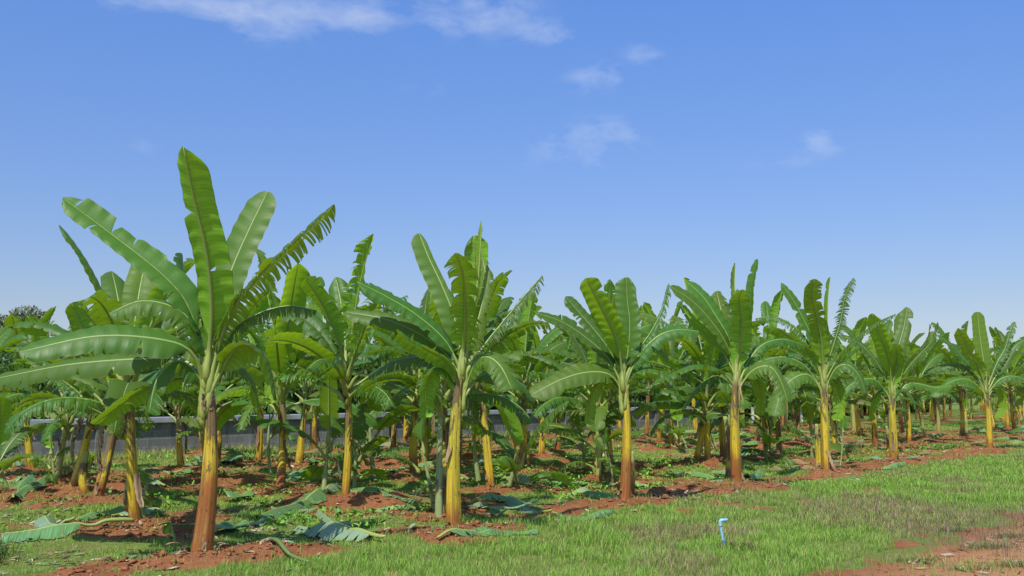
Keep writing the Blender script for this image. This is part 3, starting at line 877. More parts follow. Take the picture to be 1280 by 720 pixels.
# ------------------------------------------------------------------ HERO PLANTS
# leaf: control pixels from crown to tip, depth of the tip against the stem (m), keyword settings
HL = {  # last tint value paints shaded leaves darker and sunlit ones lighter
 0: dict(crown=(260, 438), r0=.102, look='orange', leaves=[
   ([(256, 455), (236, 385), (205, 345), (145, 297), (78, 247)], -.1, dict(W=.21, k=1.1, fold=30, curl=30, tear=.09, grav=.1, pf=.2, tint=(.08, 0, .2))),
   ([(262, 440), (265, 385), (259, 320), (243, 250), (229, 183)], -.85, dict(W=.27, k=-1.7, fold=42, curl=40, tear=.03, grav=.02, pf=.13, half=(1, .75), tint=(.22, 0, -.22))),
   ([(264, 445), (274, 385), (290, 335), (312, 285), (334, 240)], .45, dict(W=.25, k=1.6, fold=14, curl=26, tear=.02, grav=.02, pf=.13, tint=(.12, 0, .15))),
   ([(266, 458), (285, 395), (320, 348), (370, 300), (418, 255)], -.25, dict(W=.27, k=-.3, fold=5, curl=35, tear=1.1, hang=.3, grav=.4, pf=.12, tint=(0, 0, -.15))),
   ([(258, 450), (244, 400), (234, 368), (229, 340), (228, 318)], .35, dict(W=.24, k=-.9, fold=10, curl=60, tear=.1, grav=.1, pf=.15, tint=(0, 0, -.25))),
   ([(256, 462), (240, 405), (215, 383), (175, 376), (136, 392)], -.3, dict(W=.23, k=.8, fold=12, curl=60, tear=.45, hang=.2, grav=.3, tint=(.1, 0, .1))),
   ([(256, 480), (240, 440), (200, 424), (120, 420), (24, 440)], -.7, dict(W=.25, k=1.3, fold=10, curl=30, tear=.10, hang=.2, grav=.25, pf=.24, tint=(0, 0, .18))),
   ([(256, 486), (235, 452), (190, 448), (90, 455), (-10, 474)], .2, dict(W=.22, k=1.2, fold=10, curl=40, tear=.3, hang=.2, grav=.3, pf=.24, tint=(.05, 0, .12))),
   ([(266, 476), (290, 415), (322, 392), (360, 382), (396, 388)], .2, dict(W=.18, k=.4, fold=10, curl=60, tear=1.1, grav=.5, pf=.25)),
   ([(257, 486), (238, 458), (218, 452), (196, 474), (186, 516)], -.3, dict(W=.24, k=.5, fold=5, curl=40, tear=.2, grav=.4, pf=.24, tint=(0, 0, -.1))),
   ([(268, 480), (290, 440), (312, 432), (335, 452), (346, 500)], -.2, dict(W=.24, k=-.8, fold=5, curl=40, tear=.15, grav=.3, pf=.22)),
   ([(258, 494), (240, 474), (205, 478), (160, 500), (118, 530)], .3, dict(W=.22, k=-.2, fold=15, curl=30, tear=.12, grav=.2, pf=.3, tint=(0, 0, -.1))),
   ([(264, 488), (280, 462), (298, 456), (318, 478), (326, 522)], .5, dict(W=.2, k=.6, fold=5, curl=40, tear=.35, grav=.4, pf=.24, tint=(.1, 0, .1))),
 ]),
 1: dict(crown=(580, 424), r0=.094, look='yellow', leaves=[
   ([(577, 450), (569, 400), (553, 358), (536, 322), (524, 292)], .35, dict(W=.22, k=1.7, fold=12, curl=22, tear=.02, grav=.02, pf=.16, half=(1, .35), tint=(.15, 0, .15))),
   ([(582, 445), (590, 395), (597, 350), (600, 312), (602, 276)], .1, dict(W=.17, k=-1.2, fold=45, curl=20, tear=.06, grav=.0, pf=.16, half=(1, .3), tint=(.45, 0, .1))),
   ([(579, 440), (581, 410), (581, 375), (579, 345), (570, 316)], -.8, dict(W=.25, k=-1.5, fold=20, curl=40, tear=.5, hang=.9, grav=.12, pf=.1, tint=(0, 0, -.45))),
   ([(576, 462), (556, 425), (520, 393), (482, 370), (446, 352)], -.2, dict(W=.20, k=.9, fold=20, curl=40, tear=.12, grav=.15, pf=.2, tint=(0, 0, .1))),
   ([(575, 470), (555, 440), (520, 415), (478, 398), (432, 390)], .2, dict(W=.20, k=1.1, fold=18, curl=30, tear=.08, grav=.15, pf=.2, tint=(.05, 0, .15))),
   ([(583, 462), (604, 432), (630, 400), (655, 370), (678, 344)], .4, dict(W=.2, k=.2, fold=10, curl=40, tear=1.3, hang=.8, grav=.4, pf=.3)),
   ([(583, 450), (596, 405), (604, 372), (607, 345), (603, 322)], .4, dict(W=.18, k=1.2, fold=20, curl=60, tear=.7, grav=.3, pf=.15, tint=(.4, .1, 0))),
   ([(574, 480), (556, 450), (535, 438), (512, 425), (497, 412)], -.5, dict(W=.2, k=-.6, fold=10, curl=60, tear=.12, grav=.2, pf=.2, tint=(0, 0, -.25))),
   ([(582, 482), (595, 452), (610, 446), (626, 458), (640, 486)], -.4, dict(W=.26, k=1.0, fold=14, curl=40, tear=.35, hang=.2, grav=.3, pf=.2, tint=(.1, 0, .15))),
   ([(573, 488), (556, 462), (543, 462), (533, 484), (530, 520)], .2, dict(W=.22, k=-.5, fold=10, curl=50, tear=.15, grav=.3, pf=.2, tint=(0, 0, -.15))),
   ([(583, 490), (600, 470), (622, 466), (650, 478), (668, 500)], .6, dict(W=.2, k=.6, fold=10, curl=40, tear=.6, grav=.3, pf=.25)),
   ([(575, 482), (555, 455), (525, 446), (490, 452), (462, 470)], .6, dict(W=.22, k=.8, fold=10, curl=40, tear=.4, grav=.3, pf=.25)),
 ]),
 2: dict(crown=(779, 448), r0=.088, look='midorange', leaves=[
   ([(778, 465), (772, 430), (760, 402), (746, 375), (732, 348)], -.8, dict(W=.22, k=-1.2, fold=30, curl=20, tear=.07, grav=.02, pf=.18, tint=(.35, 0, .1))),
   ([(781, 462), (786, 430), (787, 400), (784, 375), (783, 347)], .2, dict(W=.22, k=1.2, fold=34, curl=30, tear=.05, grav=.02, pf=.14, half=(-1, 1.1), tint=(.08, 0, .1))),
   ([(777, 468), (762, 438), (745, 415), (726, 393), (707, 371)], .3, dict(W=.2, k=.9, fold=25, curl=30, tear=.1, grav=.1, pf=.2)),
   ([(776, 476), (758, 445), (730, 420), (702, 402), (670, 391)], -.2, dict(W=.21, k=.9, fold=20, curl=30, tear=.07, grav=.15, pf=.2, tint=(.03, 0, .1))),
   ([(782, 470), (796, 440), (815, 412), (828, 385), (836, 354)], .3, dict(W=.17, k=.1, fold=10, curl=40, tear=1.2, grav=.5, pf=.25)),
   ([(776, 486), (762, 468), (735, 465), (702, 474), (663, 494)], -.5, dict(W=.25, k=1.4, fold=8, curl=25, tear=.06, hang=.1, grav=.15, pf=.16, tint=(.12, 0, .2))),
   ([(783, 474), (800, 442), (822, 420), (846, 412), (874, 414)], .1, dict(W=.22, k=.8, fold=10, curl=50, tear=.4, grav=.3, pf=.2)),
   ([(783, 486), (798, 466), (818, 462), (838, 474), (852, 498)], -.3, dict(W=.22, k=-.3, fold=12, curl=40, tear=.2, grav=.3, pf=.2, tint=(0, 0, -.15))),
   ([(776, 492), (762, 474), (748, 478), (738, 500), (734, 530)], .1, dict(W=.22, k=-.7, fold=10, curl=40, tear=.1, grav=.3, pf=.2, tint=(0, 0, -.1))),
   ([(778, 470), (774, 440), (765, 415), (754, 396), (745, 380)], .5, dict(W=.22, k=-.6, fold=20, curl=50, tear=.1, grav=.1, pf=.15, tint=(0, 0, -.2))),
   ([(782, 480), (792, 448), (806, 430), (822, 432), (836, 448)], .6, dict(W=.23, k=.8, fold=12, curl=40, tear=.5, grav=.3, pf=.2)),
 ]),
 3: dict(crown=(921, 446), r0=.095, look='brown', leaves=[
   ([(919, 465), (908, 430), (888, 400), (864, 375), (838, 358)], -.2, dict(W=.22, k=1.3, fold=14, curl=24, tear=.08, grav=.05, pf=.2, tint=(.1, 0, .15))),
   ([(920, 462), (912, 425), (895, 395), (878, 370), (858, 352)], .4, dict(W=.22, k=1.2, fold=16, curl=30, tear=.05, grav=.05, pf=.18, tint=(.05, 0, .1))),
   ([(923, 460), (927, 420), (922, 390), (918, 360), (919, 329)], .3, dict(W=.17, k=-1.0, fold=45, curl=30, tear=.06, grav=0, pf=.2, tint=(.2, 0, .05))),
   ([(924, 462), (934, 420), (938, 390), (940, 358), (947, 324)], -.1, dict(W=.16, k=.8, fold=50, curl=50, tear=.12, grav=0, pf=.2, tint=(.05, 0, .15))),
   ([(921, 458), (925, 425), (927, 400), (924, 375), (928, 362)], -.7, dict(W=.24, k=-1.3, fold=20, curl=40, tear=.2, grav=.1, pf=.1, tint=(0, 0, -.3))),
   ([(919, 460), (912, 425), (905, 402), (900, 382), (896, 364)], .6, dict(W=.25, k=1.2, fold=10, curl=30, tear=.3, grav=.1, pf=.1, tint=(.25, 0, 0))),
   ([(918, 466), (904, 440), (885, 420), (866, 402), (851, 381)], .3, dict(W=.17, k=-.8, fold=30, curl=40, tear=.04, grav=.05, pf=.25, tint=(0, 0, -.15))),
   ([(917, 480), (898, 462), (868, 456), (842, 466), (815, 480)], -.5, dict(W=.2, k=-.2, fold=10, curl=40, tear=.15, grav=.2, pf=.2, tint=(0, 0, -.1))),
   ([(925, 482), (942, 462), (962, 458), (975, 474), (985, 502)], -.4, dict(W=.25, k=1.2, fold=12, curl=35, tear=.35, hang=.1, grav=.25, pf=.22, tint=(.12, 0, .18))),
   ([(917, 486), (900, 470), (884, 474), (866, 490), (852, 512)], .2, dict(W=.22, k=.1, fold=10, curl=40, tear=.25, grav=.3, pf=.2)),
   ([(925, 474), (940, 444), (958, 428), (982, 424), (1006, 432)], .5, dict(W=.2, k=.7, fold=10, curl=40, tear=.7, grav=.3, pf=.2)),
   ([(924, 486), (934, 470), (946, 474), (952, 494), (950, 518)], .4, dict(W=.2, k=-.3, fold=10, curl=40, tear=.25, grav=.3, pf=.2, tint=(0, 0, -.2))),
 ]),
 4: dict(crown=(1030, 448), r0=.098, look='yellow', leaves=[
   ([(1027, 468), (1019, 430), (1006, 402), (992, 376), (976, 354)], .3, dict(W=.2, k=1.3, fold=18, curl=30, tear=.05, grav=.03, pf=.2, tint=(.08, 0, .12))),
   ([(1029, 462), (1027, 430), (1022, 400), (1016, 375), (1018, 349)], -.85, dict(W=.25, k=-1.5, fold=26, curl=30, tear=.15, grav=.03, pf=.12, tint=(.05, 0, -.12))),
   ([(1031, 462), (1034, 425), (1034, 398), (1035, 370), (1038, 346)], .3, dict(W=.17, k=-1.0, fold=42, curl=30, tear=.08, grav=.0, pf=.18, tint=(.45, .1, 0))),
   ([(1031, 466), (1042, 430), (1051, 400), (1056, 372), (1067, 347)], .1, dict(W=.2, k=.6, fold=14, curl=30, tear=1.3, grav=.12, hang=.3, pf=.2)),
   ([(1027, 470), (1012, 440), (990, 424), (972, 412), (955, 408)], -.3, dict(W=.22, k=-.6, fold=15, curl=50, tear=.15, grav=.2, pf=.2, tint=(0, 0, -.15))),
   ([(1026, 468), (1012, 430), (990, 406), (968, 396), (944, 398)], .5, dict(W=.2, k=.6, fold=10, curl=50, tear=.9, grav=.3, pf=.2)),
   ([(1026, 486), (1010, 468), (990, 474), (976, 492), (968, 520)], -.4, dict(W=.28, k=1.4, fold=8, curl=24, tear=.3, hang=.1, grav=.2, pf=.14, tint=(.1, 0, .2))),
   ([(1025, 482), (1005, 456), (980, 446), (955, 450), (930, 462)], -.1, dict(W=.22, k=.8, fold=10, curl=40, tear=.5, hang=.2, grav=.3, pf=.2, tint=(.05, 0, .1))),
   ([(1033, 482), (1045, 460), (1060, 456), (1074, 470), (1082, 492)], -.3, dict(W=.24, k=.9, fold=12, curl=35, tear=.3, hang=.1, grav=.3, pf=.18, tint=(.05, 0, .12))),
   ([(1032, 474), (1052, 440), (1075, 418), (1098, 402), (1120, 392)], -.3, dict(W=.16, k=-.2, fold=10, curl=50, tear=1.2, grav=.6, pf=.25)),
   ([(1031, 488), (1040, 474), (1048, 484), (1050, 505), (1046, 525)], .2, dict(W=.22, k=-.6, fold=10, curl=50, tear=.1, grav=.3, pf=.2, tint=(0, 0, -.2))),
 ]),
 5: dict(crown=(1115, 468), r0=.09, look='yellow', leaves=[
   ([(1114, 480), (1112, 455), (1106, 435), (1098, 415), (1090, 392)], -.75, dict(W=.25, k=-1.6, fold=14, curl=18, tear=.03, grav=.02, pf=.12, tint=(.5, 0, .12))),
   ([(1116, 480), (1119, 455), (1124, 430), (1130, 408), (1134, 384)], .35, dict(W=.23, k=1.4, fold=18, curl=25, tear=.03, grav=.02, pf=.12, tint=(.1, 0, .1))),
   ([(1115, 484), (1120, 462), (1122, 448), (1120, 436), (1116, 430)], -.5, dict(W=.22, k=-1.3, fold=15, curl=50, tear=.1, grav=.1, pf=.1, tint=(0, 0, -.3))),
   ([(1117, 484), (1132, 456), (1150, 436), (1160, 420), (1162, 405)], .3, dict(W=.2, k=-.8, fold=15, curl=40, tear=.3, grav=.1, pf=.2, tint=(0, 0, -.2))),
   ([(1112, 486), (1098, 456), (1082, 436), (1066, 424), (1048, 420)], .2, dict(W=.22, k=1.0, fold=12, curl=35, tear=.3, hang=.1, grav=.2, pf=.18, tint=(.02, 0, .1))),
   ([(1118, 486), (1136, 458), (1152, 440), (1166, 424), (1172, 402)], -.3, dict(W=.16, k=.6, fold=10, curl=40, tear=1.2, grav=.5, pf=.25)),
   ([(1112, 496), (1096, 476), (1080, 474), (1062, 482), (1048, 500)], -.3, dict(W=.22, k=.8, fold=10, curl=40, tear=.5, hang=.2, grav=.3, pf=.2)),
   ([(1118, 498), (1134, 480), (1150, 480), (1168, 484), (1190, 482)], .2, dict(W=.2, k=.9, fold=10, curl=40, tear=.3, hang=.2, grav=.3, pf=.2, tint=(.1, 0, .1))),
   ([(1117, 500), (1126, 486), (1136, 490), (1144, 506), (1146, 524)], -.2, dict(W=.2, k=.1, fold=10, curl=40, tear=.3, grav=.3, pf=.2)),
   ([(1113, 500), (1104, 488), (1096, 494), (1090, 510), (1088, 526)], .4, dict(W=.2, k=-.4, fold=10, curl=40, tear=.3, grav=.3, pf=.2, tint=(0, 0, -.2))),
 ]),
 6: dict(crown=(1232, 464), r0=.098, look='yellow', leaves=[
   ([(1232, 478), (1230, 455), (1227, 434), (1224, 412), (1222, 390)], .3, dict(W=.28, k=1.7, fold=8, curl=10, tear=.02, grav=.02, pf=.1, tint=(.45, 0, .15))),
   ([(1231, 480), (1222, 456), (1212, 440), (1203, 424), (1198, 410)], -.8, dict(W=.25, k=-1.4, fold=20, curl=30, tear=.05, grav=.03, pf=.12, tint=(.1, 0, -.1))),
   ([(1230, 484), (1215, 460), (1202, 445), (1188, 430), (1172, 419)], -.1, dict(W=.2, k=1.0, fold=14, curl=30, tear=.2, grav=.1, pf=.2, tint=(.02, 0, .1))),
   ([(1235, 482), (1246, 454), (1256, 436), (1262, 416), (1268, 402)], .2, dict(W=.2, k=.8, fold=12, curl=30, tear=.6, grav=.2, pf=.2)),
   ([(1230, 490), (1214, 476), (1198, 474), (1180, 482), (1166, 496)], -.4, dict(W=.23, k=1.0, fold=10, curl=30, tear=.3, hang=.1, grav=.2, pf=.15, tint=(.05, 0, .1))),
   ([(1236, 490), (1250, 474), (1266, 470), (1284, 476), (1300, 488)], -.2, dict(W=.22, k=.8, fold=10, curl=30, tear=.6, hang=.2, grav=.2, pf=.15)),
   ([(1236, 494), (1244, 484), (1252, 490), (1254, 508), (1246, 524)], .2, dict(W=.2, k=-.6, fold=10, curl=30, tear=.1, grav=.2, pf=.2, tint=(.3, 0, 0))),
   ([(1229, 486), (1212, 462), (1194, 456), (1176, 458), (1160, 466)], .4, dict(W=.22, k=.8, fold=10, curl=30, tear=.6, hang=.2, grav=.2, pf=.15)),
   ([(1237, 484), (1256, 450), (1272, 430), (1292, 422), (1310, 424)], .5, dict(W=.22, k=.8, fold=10, curl=30, tear=.3, hang=.2, grav=.2, pf=.15)),
 ]),
}
HLAB = [
 'tallest nearest banana plant with thick orange-red stem, left end of the front row',
 'banana plant with bright yellow stem and narrow upright leaves on a red earth mound',
 'banana plant with orange streaked double stem standing above the rolled grey leaf in the grass',
 'dark brown stemmed banana plant whose two folded leaves rise highest on the right half',
 'banana plant with stem peeling orange at its base and a feathery leaf pointing up',
 'slim stemmed banana plant with a glowing yellow-green leaf, stem blackened at its foot',
 'last front banana plant on the right, with one broad upright yellow-green leaf',
]
GROUP_PL = 'banana plants set out in rows'
for i, spec in HL.items():
    rg = random.Random(100 + i)
    x0, y0 = hero_xy[i]; z0 = gz(x0, y0)
    root = tag(empty('banana_plant', (x0, y0, z0)), HLAB[i], 'banana plant', GROUP_PL)
    org = np.array([x0, y0, z0])
    top = at_depth(*spec['crown'], y0) - org
    base = np.array([0, 0, -.12]); r0 = spec['r0']
    st = new_obj('stem', stem_mesh('stem', base, top, r0, r0 * .46, rg, 44, 32, 4), M['stem'], root)
    st.color = (*LOOK[spec['look']], 1)
    for li, (pts, dz, kw) in enumerate(spec['leaves']):
        kw = dict(kw); kw['W'] *= .78; kw['pf'] = kw.get('pf', .22) + .07
        kw['tear'] = kw['tear'] * 1.15 + (.03 if kw['tear'] > .03 else 0)
        n = len(pts); P = [at_depth(a_, b_, y0 + dz * (j / (n - 1)) ** 1.2) for j, (a_, b_) in enumerate(pts)]
        # start inside the stem
        hz = min(P[0][2] - z0, top[2]) - .30; s0 = org + top * (hz / top[2]); s1 = org + top * ((hz + .2) / top[2])
        s1[:2] += (np.array(P[2][:2]) - s1[:2]) * .06
        P = [s0, s1] + P
        add_leaf(root, org, spline(P, 70), rg, rows=70 if i < 3 else 56, **kw)
    for q in range(4 if i == 0 else 3):
        dry_sheath(root, base, top, r0, r0 * .42, rg, z0=(.72 if i == 0 else None) if q > 1 else .03, ln=.09 if (q < 2 or i == 0) else None, peel=.03 if i == 0 else None, pointed=.16 if q < 2 else None, th=-1.57 + rg.uniform(-1.1, 1.1))
    if i == 0:
        for th, ln, pl in ((-1.9, .11, .12), (-1.2, .09, .10), (-.4, .13, .14), (-2.6, .14, .16), (.2, .1, .1)):
            dry_sheath(root, base, top, r0 * 1.12, r0 * .6, rg, z0=.045, ln=ln, peel=pl, th=th, pointed=rg.uniform(.1, .2))

# second shoots that belong to the hero clumps: short dark / orange stems with a cut top
def cut_stump(px, py, hpx, r0, look, label, seed):
    rg = random.Random(seed); x, y = on_ground(px, py); z = gz(x, y)
    root = tag(empty('banana_stump', (x, y, z)), label, 'stump', 'cut banana stems beside living plants')
    hgt = hpx / F * y
    st = new_obj('stem', stem_mesh('stem', (0, 0, -.1), (rg.uniform(-.05, .05), 0, hgt), r0, r0 * .75, rg, 20, 22, 3), M['stem'], root)
    st.color = (*LOOK[look], 1)
    for _ in range(3): dry_sheath(root, (0, 0, -.1), (0, 0, hgt), r0, r0 * .75, rg)
    return root


cut_stump(552, 655, 62, .085, 'dark', 'short dark brown cut stem against the left of the yellow stem on the red mound', 1)
cut_stump(787, 622, 52, .075, 'orange', 'orange cut stem pressed to the right of the orange streaked stem', 2)
cut_stump(910, 603, 80, .085, 'dark', 'dark cut stem to the left of the brown and yellow front stem', 3)
cut_stump(1024, 584, 52, .07, 'yellow', 'thin yellow cut stem on the left side of the peeling front stem', 4)
cut_stump(1109, 574, 40, .06, 'dark', 'blackened stump at the foot of the slim right hand front stem', 5)
cut_stump(658, 582, 40, .1, 'brown', 'stubby brown stump with peeling bark against a brown stem in the third row', 6)
cut_stump(108, 626, 50, .08, 'brown', 'split tan stump beside the dark stem near the left edge', 7)
cut_stump(161, 650, 45, .07, 'orange', 'thin orange stump behind the second yellow stem from the left', 8)

# ------------------------------------------------------------------ MID PLANTS
rowword = ['front', 'second', 'third', 'fourth', 'fifth', 'last', 'last']
lookword = {'yellow': 'yellow', 'dark': 'dark brown', 'green': 'pale green', 'brown': 'brown and yellow'}
MLAB = [
 'second yellow stemmed plant from the left, just behind the tall orange stemmed one',
 'short dark stemmed plant left of the leaning yellow stem, beside a tan stump',
 'plant with clean yellow green stem between the dark stem and the left edge',
 'slender pale green stemmed plant behind the clean yellow stem near the left edge',
 'plant with a pair of yellow stems close to the wall at the left edge',
 'dark stemmed plant standing in shade just right of the tall orange stem',
 'yellow stemmed plant half hidden behind the tall orange stem, near the wall',
 'plant with brown patched stem midway between the orange stem and the leafy sucker',
 'bright yellow stemmed plant with a leafy young sucker at its right foot',
 'yellow stemmed plant nearest the wall, left of the brown patched stem',
 'thick yellow stemmed plant in front of the grey wall, right of the brown patched stem',
 'bright yellow stemmed plant with curled dry flaps right behind the yellow front stem',
 'brown stemmed plant just left of the young plant at the yellow front stem',
 'dark slim stemmed plant against the wall left of the central front plant',
 'small yellow stemmed plant by the wall seen left of the central front plant',
 'yellow stemmed plant by the wall seen right of the central front stem',
 'tall brown stemmed plant with a stub at its foot right of centre',
 'yellow stemmed plant behind the brown stem with the stub',
 'brown stemmed plant at the end of the grey wall',
 'pale leaning green stem just left of the orange streaked front plant',
 'yellow stemmed plant close behind the orange streaked front plant',
 'tall thin yellow stemmed plant standing before the scrub right of the orange streaked plant',
 'short thick yellow stem, left of a close pair in the middle distance',
 'tall yellow stem, right of a close pair in the middle distance',
 'brown stemmed plant just behind the dark and yellow front stem',
 'bulging yellow stem left of the tall spotted one between two front plants',
 'tall straight spotted yellow stem between the fourth and fifth front plants',
 'brown stemmed plant behind the bulging yellow stem right of the fourth front plant',
 'dark stemmed plant seen between the spotted yellow stem and the fifth front plant',
 'yellow stemmed plant just behind the fifth front plant with the peeling base',
 'brown stemmed plant left behind the slim sixth front plant',
 'stout olive green stemmed plant between the sixth and seventh front plants',
 'tall yellow stemmed plant left of the seventh front plant',
 'yellow stemmed plant at the right edge beyond the last front plant',
 'banana plant beyond the left edge with only leaf tips reaching in',
 'thin yellow stemmed plant pressed close behind the central front stem',
]
for i, (m, (x, y)) in enumerate(zip(MID, mid_xy)):
    rg = random.Random(900 + i)
    o = auto_plant('banana_plant', x, y, m[2] * (.93 if m[0] > 240 else .88), m[3], rg, nleaf=rg.choice([13, 14, 15]), r0=rg.uniform(.072, .095) if m[3] != 'green' else .06, detail=40, size=rg.uniform(.90, 1.03) * (1 if m[0] > 240 else .93) * (.75 if m[0] == 561 else 1))
    tag(o, MLAB[i], 'banana plant', GROUP_PL)

# ------------------------------------------------------------------ FAR PLANTS: copies of twelve kinds
def kids(o):
    return [c for c in bpy.data.objects if c.parent == o]


protos = []
for j in range(12):
    rg = random.Random(5000 + j)
    look = ['yellow', 'yellow', 'brown', 'dark', 'yellow', 'midorange', 'green', 'yellow', 'brown', 'yellow', 'dark', 'yellow'][j]
    o = auto_plant('banana_plant', 0, 0, rg.uniform(1.55, 2.0), look, rg, nleaf=rg.choice([13, 14]), merged=True, detail=30, size=rg.uniform(.95, 1.08), zero=True, upbias=4)
    protos.append((o, kids(o), look))
side_of = lambda x, y: 640 + x / y * F
rg = random.Random(77)
used = set()
stemw = {'yellow': 'yellow', 'brown': 'brown patched', 'dark': 'dark', 'midorange': 'orange brown', 'green': 'green'}
for n_, (x, y, k) in enumerate(far_xy):
    j = n_ % 12 if n_ < 12 else rg.randrange(12)
    pr, ch, look = protos[j]
    if j not in used:
        o = pr; used.add(j)
    else:
        o = pr.copy(); COL.objects.link(o)
        for c in ch:
            d = c.copy(); COL.objects.link(d); d.parent = o
    o.location = (x, y, gz(x, y) - .02); o.rotation_euler = (0, 0, rg.uniform(0, 6.28)); s_ = rg.uniform(.88, 1.1); o.scale = (s_, s_, s_ * rg.uniform(.95, 1.05))
    sx = side_of(x, y)
    where = 'left' if sx < 430 else ('middle' if sx < 800 else 'right')
    dist = 'near the wall' if y < 36 and sx < 800 else ('in the crowded middle rows' if y < 45 else 'in the farthest crowded rows')
    tag(o, f'{stemw[look]} stemmed banana plant {dist} toward the {where} of the picture', 'banana plant', GROUP_PL)
for j in range(12):
    if j not in used:
        for c in protos[j][1]: bpy.data.objects.remove(c)
        bpy.data.objects.remove(protos[j][0])

# ------------------------------------------------------------------ YOUNG PLANTS / SUCKERS
def sucker(px, py, hpx, look, label, seed, nl=3, Lr=(.35, .6), r0=.03, size=.55, up=10, W=None):
    x, y = on_ground(px, py); rg = random.Random(seed)
    o = auto_plant('young_banana_plant', x, y, hpx / F * y, look, rg, nleaf=nl, r0=r0, size=size, Lr=Lr, detail=30, upbias=up)
    return tag(o, label, 'young banana plant', 'young banana suckers beside the stems')


sucker(548, 656, 150, 'young', 'tall pale green young plant with dark upright leaves left of the yellow front stem', 3, 7, (1.1, 1.6), .055, .9, 8)
sucker(445, 625, 55, 'young', 'leafy pale sucker at the foot of the bright yellow stem left of centre', 4, 6, (.7, 1.0), .04, .75, 6)
sucker(543, 652, 62, 'young', 'sucker with one bright yellow green leaf beside the central front plant', 12, 3, (.75, 1.0), .035, .7, 8)
sucker(213, 694, 30, 'young', 'thin pale shoot with a dry whisker at the left of the thick orange stem', 6, 2, (.25, .4), .022, .4, 10)
sucker(184, 654, 40, 'young', 'pale curved shoot right of the second yellow stem from the left', 7, 3, (.5, .8), .022, .6, -25)
sucker(98, 612, 26, 'young', 'pointed pale shoot right of the clean yellow stem at the left', 8, 2, (.4, .6), .03, .5, 10)
sucker(71, 614, 40, 'young', 'thin whitish green sapling left of the clean yellow stem', 9, 4, (.6, .9), .025, .6, 0)
sucker(765, 612, 48, 'young', 'spindly sapling with narrow leaves left of the orange streaked stem', 10, 4, (.5, .7), .022, .6, 10)
sucker(601, 608, 75, 'young', 'green side shoot left of the yellow stem with curled flaps', 11, 4, (.8, 1.1), .045, .7, 8)
sucker(917, 603, 90, 'young', 'slim green sucker between the dark stump and the brown front stem', 13, 5, (.6, .9), .035, .7, 0)
sucker(1048, 588, 45, 'young', 'thin pale sucker right of the peeling fifth front stem', 14, 3, (.5, .8), .022, .6, 0)
sucker(1114, 576, 70, 'young', 'green side shoot in front of the slim sixth front stem', 15, 4, (.6, .8), .03, .6, 0)
sucker(340, 598, 70, 'young', 'young plant with a pale upright leaf left of the brown patched stem', 16, 4, (.7, 1.0), .035, .75, 8)
sucker(262, 592, 60, 'green', 'slim green side stem beside the shaded dark stem right of the orange one', 17, 5, (.7, .9), .04, .7, 0)
sucker(1210, 552, 35, 'young', 'small round leaved sapling left of the last front plant', 18, 3, (.5, .7), .02, .6, 0)
sucker(1276, 552, 38, 'young', 'whitish sapling at the right edge of the picture', 19, 3, (.6, .8), .02, .6, 0)

ypr = []
for j in range(4):
    rg = random.Random(7000 + j)
    o = auto_plant('young_banana_plant', 0, 0, rg.uniform(.35, .8), 'young', rg, nleaf=rg.choice([5, 6, 7]), merged=True, r0=.045, detail=22, size=rg.uniform(.6, .85), zero=True, upbias=0, Lr=(1.1, 1.7))
    ypr.append((o, kids(o)))
rg = random.Random(19); us = set()
for n_, (x, y, kk) in enumerate([t for t in far_xy] + [(a_[0], a_[1], 0) for a_ in mid_xy if a_[1] > 13.5]):
    if rg.random() < (.6 if kk == 0 else (.4 if side_of(x, y) < 620 else .85)): continue
    j = rg.randrange(4); pr, ch = ypr[j]
    if j in us:
        o = pr.copy(); COL.objects.link(o)
        for c in ch:
            d = c.copy(); COL.objects.link(d); d.parent = o
    else:
        o = pr; us.add(j)
    a_ = rg.uniform(0, 6.28); x += math.cos(a_) * rg.uniform(.35, 1.1); y += math.sin(a_) * .5
    o.location = (x, y, gz(x, y) - .02); s_ = rg.uniform(.8, 1.3); o.scale = (s_, s_, s_); o.rotation_euler = (0, 0, rg.uniform(0, 6.28))
    tag(o, 'small leafy young banana plant standing between the stems of the back rows', 'young banana plant', 'young banana plants of the back rows')

# ------------------------------------------------------------------ CUT LEAVES LYING ON THE GROUND
def ground_leaf(p0, p1, W, label, seed, bow=0.0, tear=.15, lift=.05, k=0, belly=True, curl=20, pf=.12, group='cut banana leaves lying on the ground', tint=(0, 0, 0), mat='cut_leaf', name='cut_leaf', merged=False, fold=None, hump=.04):
    rg = random.Random(seed)
    a = np.array(p0, float); b = np.array(p1, float)
    t = np.linspace(0, 1, 24)[:, None]; d = b - a
    n_ = np.array([-d[1], d[0]])
    XY = a + d * t + n_ * bow * np.sin(t * np.pi)
    z = ground_z(XY[:, 0], XY[:, 1]) + lift + hump * np.sin(t[:, 0] * math.pi * 2 + seed)
    path = np.column_stack([XY, z])
    org = np.array([a[0], a[1], gz(a[0], a[1])])
    root = empty(name, org)

    def post(Vv):
        Vv = Vv.copy(); g_ = ground_z(Vv[:, 0], Vv[:, 1]) + .008
        Vv[:, 2] = np.maximum(Vv[:, 2], g_ + .012 * vnoise(Vv[:, 0] * 9, Vv[:, 1] * 9, 8)); return Vv
    # belly: pale underside up -> reverse the path's side
    fd = (-15 if fold is None else fold)
    o = add_leaf(root, org, path, rg, name='blade', mat=mat, post=post, merged=merged, W=W, pf=pf, fold=fd if not belly else fd, curl=curl, tear=tear, grav=.22, rows=40, tint=tint, hang=.1, k=k, flare=.15)
    if belly:
        o.data.flip_normals()
    tag(root, label, 'cut leaf', group)
    return root


